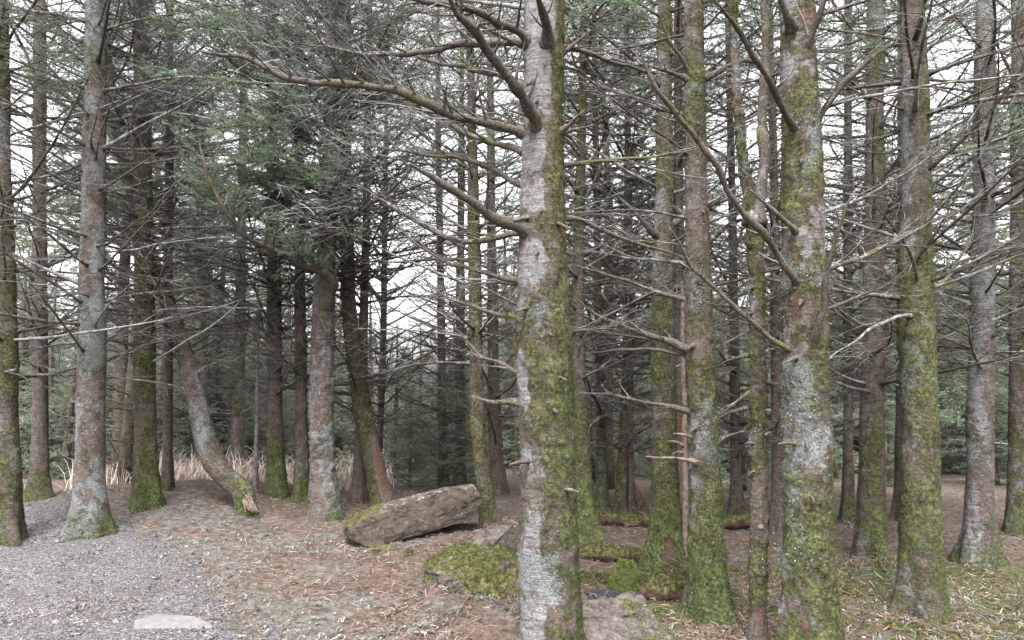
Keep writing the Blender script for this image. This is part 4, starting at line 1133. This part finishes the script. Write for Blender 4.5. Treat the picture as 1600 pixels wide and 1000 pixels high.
# split grey rock left of the centre trunk
y1 = hit(770, 872)[1]
rock('rock', [A(716, 856, y1 + .12), A(744, 834, y1 + .3), A(768, 820, y1 + .5), A(804, 818, y1 + .55), A(790, 831, y1 + .25), A(764, 855, y1 + .05), A(744, 862, y1 + .04), A(764, 868, y1 + .08), A(724, 866, y1 + .2), A(800, 845, y1 + .6), A(740, 862, y1 + .5)],
     M_ROCKG, .012, 15, .032, (-.55, -.35, .75), 'upper leaf of grey layered rock, tilted, between the big slab and the central trunk', 'rock', lambda c, n: .7 * sstep(.2, .8, n[:, 2]) * np.clip(.1 + fbm(c * 4, 5, 3), 0, 1), lambda c, n: .16 * sstep(.3, .8, n[:, 2]))
y6 = y1 - .3
rock('rock', [A(764, 862, y6 + .05), A(797, 824, y6 + .3), A(830, 812, y6 + .4), A(836, 850, y6 + .1), A(834, 890, y6 - .06), A(800, 888, y6 - .1), A(770, 876, y6 - .06), A(800, 850, y6 + .05), A(800, 880, y6 + .5), A(834, 860, y6 + .6)],
     M_ROCKB, .012, 16, .036, (-.55, -.35, .75), 'lower brown leaf of split layered rock against the left of the central trunk', 'rock', lambda c, n: .2 * sstep(.2, .8, n[:, 2]), lambda c, n: .3 * sstep(.4, .8, n[:, 2]))
# mossy mound in front of it
y2 = hit(740, 935)[1]
mound_pts = [A(662, 884, y2 + .45), A(690, 862, y2 + .6), A(735, 850, y2 + .7), A(790, 862, y2 + .55), A(822, 888, y2 + .3), A(826, 930, y2), A(770, 928, y2 - .02), A(720, 916, y2 + .05), A(682, 900, y2 + .2), A(740, 870, y2 + .35), A(780, 884, y2 + .25), A(830, 960, y2 + .2), A(680, 905, y2 + .8), A(820, 900, y2 + .9)]
mound_pts = [p + np.array([0, 0, .035 if p[2] > .12 else -.02]) for p in mound_pts]
mound_pts = mound_pts + [np.array([p[0], p[1] - .03, float(gz(p[0], p[1])) - .06]) for p in mound_pts]
md_, co, no = rock('rock', mound_pts, M_ROCKG, .014, 25, .075, (-.3, -.3, 1), 'low rounded rock blanketed in yellow-green moss', 'rock', lambda c, n: .36 + .35 * sstep(-.1, .6, n[:, 2]) + .75 * fbm(c * 4, 8, 4), lambda c, n: .12 + .3 * fbm(c * 5, 4, 3))
MOUND = moss_coat(md_, co, no, np.clip(.2 + .35 * no[:, 2] + .75 * fbm(co * 4, 8, 4), 0, 1) * (no[:, 1] < .6), 12000, 6, .014, .005)
MOUND.data.materials[0] = M_MOSSG
# pale rock at the front right
y3 = hit(960, 1040)[1]
fr, co, no = rock('rock', [A(893, 948, y3 + .45), A(905, 938, y3 + .6), A(945, 932, y3 + .75), A(985, 938, y3 + .8), A(1010, 952, y3 + .65), A(1040, 985, y3 + .35), A(1075, 1020, y3 + .1), A(1040, 1050, y3), A(960, 1045, y3 - .02), A(893, 1030, y3 + .05), A(915, 975, y3 + .2), A(975, 975, y3 + .3), A(1000, 1000, y3 + .15), A(900, 1000, y3 + .9), A(1040, 1010, y3 + .9)],
     M_ROCKG, .012, 35, .046, (-.35, -.35, 1), 'pale fissured rock at the foot of the central trunk with tiny moss cushions', 'rock', lambda c, n: .42 * sstep(.2, .8, n[:, 2]) * sstep(.55, .85, c[:, 0]) + .42 * np.clip(fbm(c * 9, 12, 2) - .1, 0, 1) * 1.6, lambda c, n: .12 + .2 * fbm(c * 6, 3, 3))
moss_coat(fr, co, no, sstep(.3, .8, no[:, 2]) * sstep(.62, .85, co[:, 0]), 1800, 8, .016, .005, M_MOSSG)
# little angular top stone behind it
y4 = hit(985, 948)[1]
rock('stone', [A(950, 945, y4), A(962, 932, y4 + .1), A(985, 922, y4 + .15), A(1004, 926, y4 + .15), A(1012, 942, y4), A(985, 950, y4 - .05), A(970, 940, y4 + .3), A(1005, 940, y4 + .3)], M_ROCKG, .01, 45, .015, (0, -.3, 1),
     'small angular stone perched between the pale rock and the rotten mossy log', 'stone', lambda c, n: .5 * sstep(.0, .5, n[:, 0]), lambda c, n: .1 + 0 * c[:, 0])
# flat pale stone at the edge of the path
y5 = hit(325, 985)[1]
rock('flat_stone', [A(210, 968, y5), A(250, 958, y5 + .12), A(305, 962, y5 + .1), A(330, 972, y5 + .05), A(342, 992, y5 - .05), A(338, 1030, y5 - .25), A(260, 1040, y5 - .3), A(205, 1010, y5 - .2),
      A(340, 1040, y5 - .2), A(215, 1045, y5 - .2), A(335, 995, y5 + .1), A(220, 990, y5 + .15)], M_CONC, .012, 55, .008, (0, 0, 1), 'smooth pale flat stone set in the gravel', 'stone')

rk = np.random.RandomState(8)
for k, (px, py, w_) in enumerate([(928, 902, 26), (1060, 905, 22), (1146, 896, 34), (1212, 902, 30), (1150, 930, 20), (1035, 962, 26), (1210, 960, 24), (940, 852, 20), (1335, 930, 40), (1120, 872, 22), (1400, 985, 36), (640, 868, 20)]):
    b_ = hit(px, py); r_ = w_ / 2 * b_[1] / F
    pts_ = [b_ + np.array([math.cos(a_) * r_ * rk.uniform(.8, 1.3), math.sin(a_) * r_ * rk.uniform(.8, 1.2), -.03]) for a_ in np.arange(7) * .9] + [b_ + np.array([math.cos(a_) * r_ * .7 * rk.uniform(.6, 1.2), math.sin(a_) * r_ * .7, r_ * rk.uniform(.35, .75)]) for a_ in np.arange(5) * 1.26]
    o_, co, no = rock('mossy_stone', pts_, M_ROCKG, max(.008, r_ / 9), 600 + k, .02, (0, .2, 1), 'low moss-cushioned stone bedded in the forest floor', 'stone', lambda c, n: .55 + .3 * n[:, 2] + .4 * fbm(c * 8, 3, 3), lambda c, n: .1 + 0 * c[:, 0])
    o_['group'] = 'mossy stones on the forest floor'
    moss_coat(o_, co, no, np.clip(.3 + no[:, 2] + .5 * fbm(co * 8, 5, 3), 0, 1), 700, 700 + k, .013, .005, M_MOSSG)
# ------------------------------------------------------------------ logs, stump, pipe
def log(name, pix, w, label, seed, mat, mossn, tm=.5, cat='log', group=None, mossm=None, sag=0.0):
    P = [A(*p) for p in pix]
    b = np.array(P[0])
    root = link(name, None, None, b, label, cat, group)
    pts = [p - b for p in P]
    rad = [w / 2 * p[2] / F for p in pix]
    P2, R2, u = resample(pts, rad, .02)
    n, S = len(P2), 30
    T = np.gradient(P2, axis=0); T /= np.linalg.norm(T, axis=1)[:, None]
    zv = np.array([0, 0, 1.0])
    Aa = zv - (T @ zv)[:, None] * T; Aa /= np.linalg.norm(Aa, axis=1)[:, None]
    Bb = np.cross(T, Aa)
    th = np.arange(S) * 2 * math.pi / S
    D = (np.cos(th)[None, :, None] * Aa[:, None] + np.sin(th)[None, :, None] * Bb[:, None])
    V0 = (P2[:, None] + D * R2[:, None, None]).reshape(-1, 3); D = D.reshape(-1, 3)
    V = V0 + D * (np.repeat(R2, S) * .85 * fbm((V0 + b) * 6, seed, 4, .65) + .012 * fbm((V0 + b) * 26, seed + 1, 3))[:, None]
    i = np.arange(n - 1)[:, None] * S; j = np.arange(S)[None, :]; k = (j + 1) % S
    Q = np.stack([i + j, i + k, i + k + S, i + j + S], -1).reshape(-1, 4)[:, ::-1]
    Vc = np.vstack([V, P2[:1], P2[-1:]])
    tr = [(s, (s + 1) % S, len(V)) for s in range(S)] + [((n - 1) * S + (s + 1) % S, (n - 1) * S + s, len(V) + 1) for s in range(S)]
    me = bpy.data.meshes.new('log_body'); fill_mesh(me, Vc, tr, Q)
    me.materials.append(mat)
    ms = tm + .55 * D[:, 2] + .4 * fbm((V0 + b) * 5, seed + 4, 3)
    addattr(me, 'moss', np.append(np.clip(ms, 0, 1), [0, 0])); addattr(me, 'lichen', np.append(.2 + .3 * fbm(V0 * 5, seed + 6, 3), [0, 0]))
    body = link('log_body', me, root)
    moss_coat(body, V, D, np.clip(ms - .45, 0, .6) * (D[:, 1] < .5), mossn, seed, .02, .006, mossm or M_MOSS)
    return root
ya = hit(960, 822)[1] + .05
log('fallen_log', [(930, 808, ya), (975, 813, ya), (1020, 817, ya), (1080, 817, ya - .05), (1140, 814, ya - .1), (1200, 812, ya - .1)], 21, 'long mossy log lying in the distance behind the pair of trunks', 3, M_ROT, 3500, .35, mossm=M_MOSSG)
yb2 = hit(960, 884)[1] + .1
log('fallen_log', [(896, 866, yb2), (930, 864, yb2), (970, 868, yb2), (1010, 873, yb2 + .1), (1080, 876, yb2 + .3), (1130, 876, yb2 + .4), (1200, 872, yb2 + .5), (1240, 874, yb2 + .5)], 22, 'low knobbly moss-grown log crossing behind the mossy stump', 5, M_ROT, 5000, .5)
yc2 = hit(1040, 944)[1] + .1
log('fallen_log', [(905, 918, yc2 + .25), (950, 918, yc2 + .15), (1000, 920, yc2 + .05), (1045, 919, yc2), (1085, 915, yc2)], 38, 'rotten red-brown log capped with moss, beside the mossy stump', 7, M_ROT, 5500, .42)
# mossy stump
ys = hit(975, 926)[1]
stump = Tree('tree_stump', [(975, 926, 50), (975, 912, 46), (976, 900, 43), (977, 888, 40), (978, 879, 34), (979, 875, 20)], (975, 927), 0, 'rounded stump wholly wrapped in bright green moss', mk_mask(1.2, 0, .3, -1, -1, -1, .75, 3, .1, 501), 60, .008, 501, .25, 1.0, cat='stump')
stump.fuzz(9000, .013, .005, 51, 0, .01, True)
for ch in stump.trunk.children: ch.data.materials[0] = M_STUMPMOSS
Tree('tree_stump', [(1006, 800, 18), (1000, 780, 13), (993, 762, 8), (990, 752, 3)], (1007, 801), 0, 'reddish splintered stump leaning beyond the far mossy log', mk_mask(.1, 0, .3, 0, 0, .7, .2, 3, .4, 551), 16, .03, 551, .3, 1.0, cat='stump')
# corrugated pipe end
yp = hit(948, 941)[1] + .06
p0, p1 = A(915, 931, yp), A(972, 928, yp + .12)
mp = MB()
nr = 66
tt = np.linspace(0, 1, nr)
rp = 13 / 2 * yp / F
mp.tube(p0 + (p1 - p0) * tt[:, None] - p0, rp * (1 + .10 * np.sign(np.sin(tt * 2 * math.pi * 16))), 20, 0, .5)
link('pipe', mp.mesh('pipe', M_PIPE), None, p0, 'dark blue corrugated plastic pipe poking out behind the pale rock', 'pipe')

# ------------------------------------------------------------------ litter, gravel, grass
def view_xy(n, y0, y1, rng, k=.84):
    y = y0 * (y1 / y0) ** rng.rand(n)
    return rng.uniform(-k, k, n) * y, y
def flat_bits(n, rng, x, y, ln, wd, tilt, lift, tint):
    z = gz(x, y) + lift
    az = rng.uniform(0, 6.28, n)
    el = rng.normal(0, tilt, n)
    d = np.stack([np.cos(az) * np.cos(el), np.sin(az) * np.cos(el), np.sin(el)], 1)
    s = np.stack([-np.sin(az), np.cos(az), rng.normal(0, .4, n)], 1)
    p = np.stack([x, y, z], 1)
    ln = ln[:, None]; wd = wd[:, None]
    bow = np.stack([rng.normal(0, .06, n), rng.normal(0, .06, n), rng.uniform(0, .07, n)], 1) * ln
    V = np.stack([p - d * ln / 2 - s * wd / 2, p - d * ln / 2 + s * wd / 2, p + s * wd / 2 + bow, p - s * wd / 2 + bow, p + d * ln / 2 + s * wd * .3, p + d * ln / 2 - s * wd * .3], 1).reshape(-1, 3)
    b = np.arange(n)[:, None] * 6
    q = np.concatenate([b + [0, 1, 2, 3], b + [3, 2, 4, 5]])
    return V, q, np.repeat(tint, 6)
rg = np.random.RandomState(77)
n = 95000
x, y = view_xy(n, 2.9, 11, rg)
for fx, fy, fr_ in FEET:
    if fy < 11:
        m_ = 160; rr_ = (fr_ + .02) * (1 + rg.gamma(1.3, .55, m_)); aa_ = rg.uniform(0, 6.28, m_)
        x = np.append(x, fx + rr_ * np.cos(aa_)); y = np.append(y, fy + rr_ * np.sin(aa_))
n = len(x)
e = x - path_edge(y); e = np.where(e < -2.6, -2.6 - e, e)
keep = rg.rand(n) < np.clip(.38 + .65 * sstep(-.9, .6, e), 0, 1) * np.clip(.62 + 1.3 * fbm(np.stack([x * 1.6, y * 1.6, 0 * x], 1), 301, 4), .08, 1)
x, y = x[keep], y[keep]; n = len(x)
V, q, a = flat_bits(n, rg, x, y, rg.gamma(2.0, .022, n) + .012, rg.uniform(.002, .0055, n), .26, rg.uniform(.002, .03, n), np.clip(rg.beta(1.6, 1.8, n), 0, 1))
mb = MB(); mb.add(V, None, q, 0, a)
link('needle_litter', mb.mesh('needle_litter', M_LITTER, False), kind='stuff')
n = 26000
x, y = view_xy(n, 2.9, 11, rg)
P = np.stack([x * 1.3, y * 1.3, 0 * x], 1)
keep = rg.rand(n) < np.clip(.25 + 1.4 * fbm(P, 91, 3), .03, 1) * sstep(-1.6, -.2, x - path_edge(y))
x, y = x[keep], y[keep]; n = len(x)
V, q, a = flat_bits(n, rg, x, y, rg.uniform(.008, .028, n), rg.uniform(.004, .013, n), .5, rg.uniform(.004, .022, n), rg.beta(2, 2, n))
mb = MB(); mb.add(V, None, q, 0, a)
link('lichen_litter', mb.mesh('lichen_litter', M_GREYBITS, False), kind='stuff')
n = 11000
x, y = view_xy(n, 2.9, 10.5, rg)
P = np.stack([x * .9, y * .9, 0 * x], 1)
keep = (rg.rand(n) < np.clip(.45 + 1.2 * fbm(P, 191, 3), .05, 1)) & (x > path_edge(y) - .5 * rg.rand(n))
x, y = x[keep], y[keep]; n = len(x)
V, q, a = flat_bits(n, rg, x, y, rg.uniform(.03, .12, n), rg.uniform(.0022, .0058, n), .2, rg.uniform(.006, .028, n), np.clip(rg.beta(1.7, 1.5, n), 0, 1))
mb = MB(); mb.add(V, None, q, 0, a)
link('twig_litter', mb.mesh('twig_litter', M_LITTER, False), kind='stuff')
n = 5200
x, y = view_xy(n, 2.9, 10.5, rg)
P = np.stack([x * 1.0, y * 1.0, 0 * x], 1)
keep = (rg.rand(n) < np.clip(.25 + 1.5 * fbm(P, 191, 3), .04, 1)) & (x > path_edge(y) - .3 * rg.rand(n))
x, y = x[keep], y[keep]; n = len(x)
m_ = 7
xx = np.repeat(x, m_) + rg.normal(0, .018, n * m_); yy = np.repeat(y, m_) + rg.normal(0, .018, n * m_)
V, q, a = flat_bits(n * m_, rg, xx, yy, rg.uniform(.012, .04, n * m_), rg.uniform(.003, .010, n * m_), .7, rg.uniform(.006, .035, n * m_), np.repeat(rg.beta(2, 2, n), m_))
mb = MB(); mb.add(V, None, q, 0, a)
link('lichen_clumps', mb.mesh('lichen_clumps', M_GREYBITS, False), kind='stuff')
# gravel stones
n = 34000
x, y = view_xy(n, 2.9, 10, rg)
e = x - path_edge(y)
keep = (rg.rand(n) < sstep(.35, -.5, e)) & (e > -2.8)
x, y = x[keep], y[keep]; n = len(x)
oc = np.array([[1, 0, 0], [0, 1, 0], [-1, 0, 0], [0, -1, 0], [0, 0, .8], [0, 0, -.8]])
of = np.array([[0, 1, 4], [1, 2, 4], [2, 3, 4], [3, 0, 4], [1, 0, 5], [2, 1, 5], [3, 2, 5], [0, 3, 5]])
sz = ((.0034 + rg.gamma(1.5, .0022, n)) * np.where(rg.rand(n) < .025, rg.uniform(1.8, 3.2, n), 1))[:, None, None] * rg.uniform(.6, 1.3, (n, 1, 3))
V = oc[None] * sz * rg.uniform(.75, 1.25, (n, 6, 1))
az = rg.uniform(0, 6.28, n); c_, s_ = np.cos(az)[:, None], np.sin(az)[:, None]
V = np.stack([V[..., 0] * c_ - V[..., 1] * s_, V[..., 0] * s_ + V[..., 1] * c_, V[..., 2]], -1)
V = V + np.stack([x, y, gz(x, y) + .020], 1)[:, None]
mb = MB(); mb.add(V.reshape(-1, 3), (np.arange(n)[:, None, None] * 6 + of[None]).reshape(-1, 3), None, 0, np.repeat(rg.beta(1.4, 2.6, n), 6))
link('gravel', mb.mesh('gravel', M_PEBBLE, False), kind='stuff')
# ground moss shoots on the right
n = 30000
x, y = view_xy(n, 3.0, 9.5, rg)
P = np.stack([x * 1.1, y * 1.1, 0 * x], 1)
w = .12 + .50 * sstep(.1, 1.0, x) * sstep(9.0, 5.5, y) + .25 * fbm(np.stack([x * 1.1, y * 1.1, gz(x, y) * 1.1], 1), 9, 3)
keep = (rg.rand(n) < sstep(.35, .75, w + .3 * fbm(P * 5, 14, 3))) & (x > -.6)
x, y = x[keep], y[keep]; n = len(x)
V, q, a = flat_bits(n, rg, x, y, rg.uniform(.012, .03, n), rg.uniform(.004, .008, n), .9, rg.uniform(.0, .012, n), rg.rand(n))
mb = MB(); mb.add(V, None, q, 0, a)
link('ground_moss', mb.mesh('ground_moss', M_MOSSG, False), kind='stuff')
# dry grass in the clearing behind the left trunks
n = 16000
x = rg.uniform(-11, -1.5, n); y = rg.uniform(11.0, 15.5, n)
keep = (x / y < -.17) & (x / y > -.75) & (rg.rand(n) < np.clip(.45 + 2.2 * fbm(np.stack([x * 1.1, y * 1.1, 0 * x], 1), 66, 3), .02, 1) * sstep(-.66, -.5, x / y)) & (rg.rand(n) < sstep(-.155, -.26, x / y) + .15)
x, y = x[keep], y[keep]; n = len(x)
mb = MB()
z = gz(x, y)
hgt = rg.gamma(5, .085, n).clip(.12, .95)
az = rg.uniform(0, 6.28, n); bend = rg.uniform(.05, 1.1, n) * hgt
d = np.stack([np.cos(az), np.sin(az), 0 * az], 1); s = np.stack([-np.sin(az), np.cos(az), 0 * az], 1) * .008
rows = []
for f in (0, .4, .75, 1):
    c = np.stack([x, y, z], 1) + d * (bend * f * f)[:, None] + np.stack([0 * x, 0 * x, hgt * f * (1 - .25 * f * f)], 1)
    rows += [c - s * (1 - .8 * f), c + s * (1 - .8 * f)]
V = np.stack(rows, 1).reshape(-1, 3)
b = np.arange(n)[:, None] * 8
q = np.concatenate([b + [0, 1, 3, 2], b + [2, 3, 5, 4], b + [4, 5, 7, 6]])
mb.add(V, None, q, 0, np.repeat(rg.beta(2.5, 1.8, n), 8))
link('dry_grass', mb.mesh('dry_grass', M_STRAW, False), kind='stuff')

# fallen sticks one can pick out
def stick_mesh(seed, L=.5, r=.007, mat=M_DRY):
    rng = np.random.RandomState(seed)
    mb = MB()
    p, _ = curve((-L / 2, 0, 0), (1, 0, .03), L, 8, -.05, .11, rng)
    mb.tube(p, r * np.linspace(1, .5, 9) * (1 + rng.uniform(-.2, .2, 9)), 6, 0, rng.rand())
    for i in range(rng.randint(1, 5)):
        k = rng.randint(2, 8)
        dd = rot_about(p[k] - p[k - 1], (0, 0, 1), rng.choice([-1, 1]) * rng.uniform(.5, 1)); dd[2] += .006
        lp, _ = curve(p[k], dd, L * rng.uniform(.1, .35), 4, 0, .15, rng)
        mb.tube(lp, np.linspace(r * .5, .0012, 5), 4, 0, rng.rand(), False)
    return mb.mesh('stick', mat)
rb_ = np.random.RandomState(31)
for k in range(34):
    while True:
        xx, yy = view_xy(1, 4.2, 10, rb_, .8); xx, yy = float(xx[0]), float(yy[0])
        if xx > -.2 or rb_.rand() < .12 and xx > path_edge(yy) + .5: break
    o = link('fallen_branch', DEAD[rb_.randint(len(DEAD))], None, None, 'bare broken branch lying on the forest floor among the trunks', 'branch', 'broken branches on the forest floor')
    s_ = rb_.uniform(.3, .75)
    o.matrix_basis = bmat((xx, yy, float(gz(xx, yy)) + .02), rb_.uniform(0, 6.28), rb_.uniform(-.02, .08), rb_.uniform(0, 6.28), s_)
STK = [stick_mesh(i, [.35, .5, .25, .6][i % 4], [.005, .006, .004, .008][i % 4], M_DRY if i % 3 else M_TWIG) for i in range(10)]
def place_stick(px, py, me, az, s, label, group=None):
    b = hit(px, py)
    o = link('fallen_stick', me, None, b + [0, 0, .016], label, 'stick', group)
    o.rotation_euler = (0, 0, az); o.scale = (s, s, s)
place_stick(468, 886, STK[1], .35, .55, 'short pale stick lying on the grey litter below the scaly grey trunk')
place_stick(632, 882, STK[3], .02, .55, 'straight pale stick lying in front of the big slab')
place_stick(690, 993, STK[3], .1, .6, 'thick pale stick at the near edge of the needle carpet')
place_stick(735, 940, STK[7], 1.3, .7, 'forked stick standing out beside the mossy low rock')
place_stick(600, 950, STK[5], .5, .7, 'bowed stick among the grey lichen bits in the middle of the litter')
place_stick(540, 920, STK[4], -.4, .5, 'short brown stick in the middle of the litter')
k = 0
while k < 240:
    xx, yy = view_xy(1, 3.4, 9.5, rg, .8)
    xx, yy = float(xx[0]), float(yy[0])
    if xx - float(path_edge(yy)) < rg.uniform(-.5, .5): continue
    o = link('twig', STK[rg.randint(10)], None, (xx, yy, float(gz(xx, yy)) + .014), 'small dry twig scattered on the forest floor', 'twig', 'twigs on the forest floor')
    o.rotation_euler = (rg.normal(0, .08), rg.normal(0, .1), rg.uniform(0, 6.28)); s = rg.uniform(.25, .8); o.scale = (s, s, s)
    k += 1
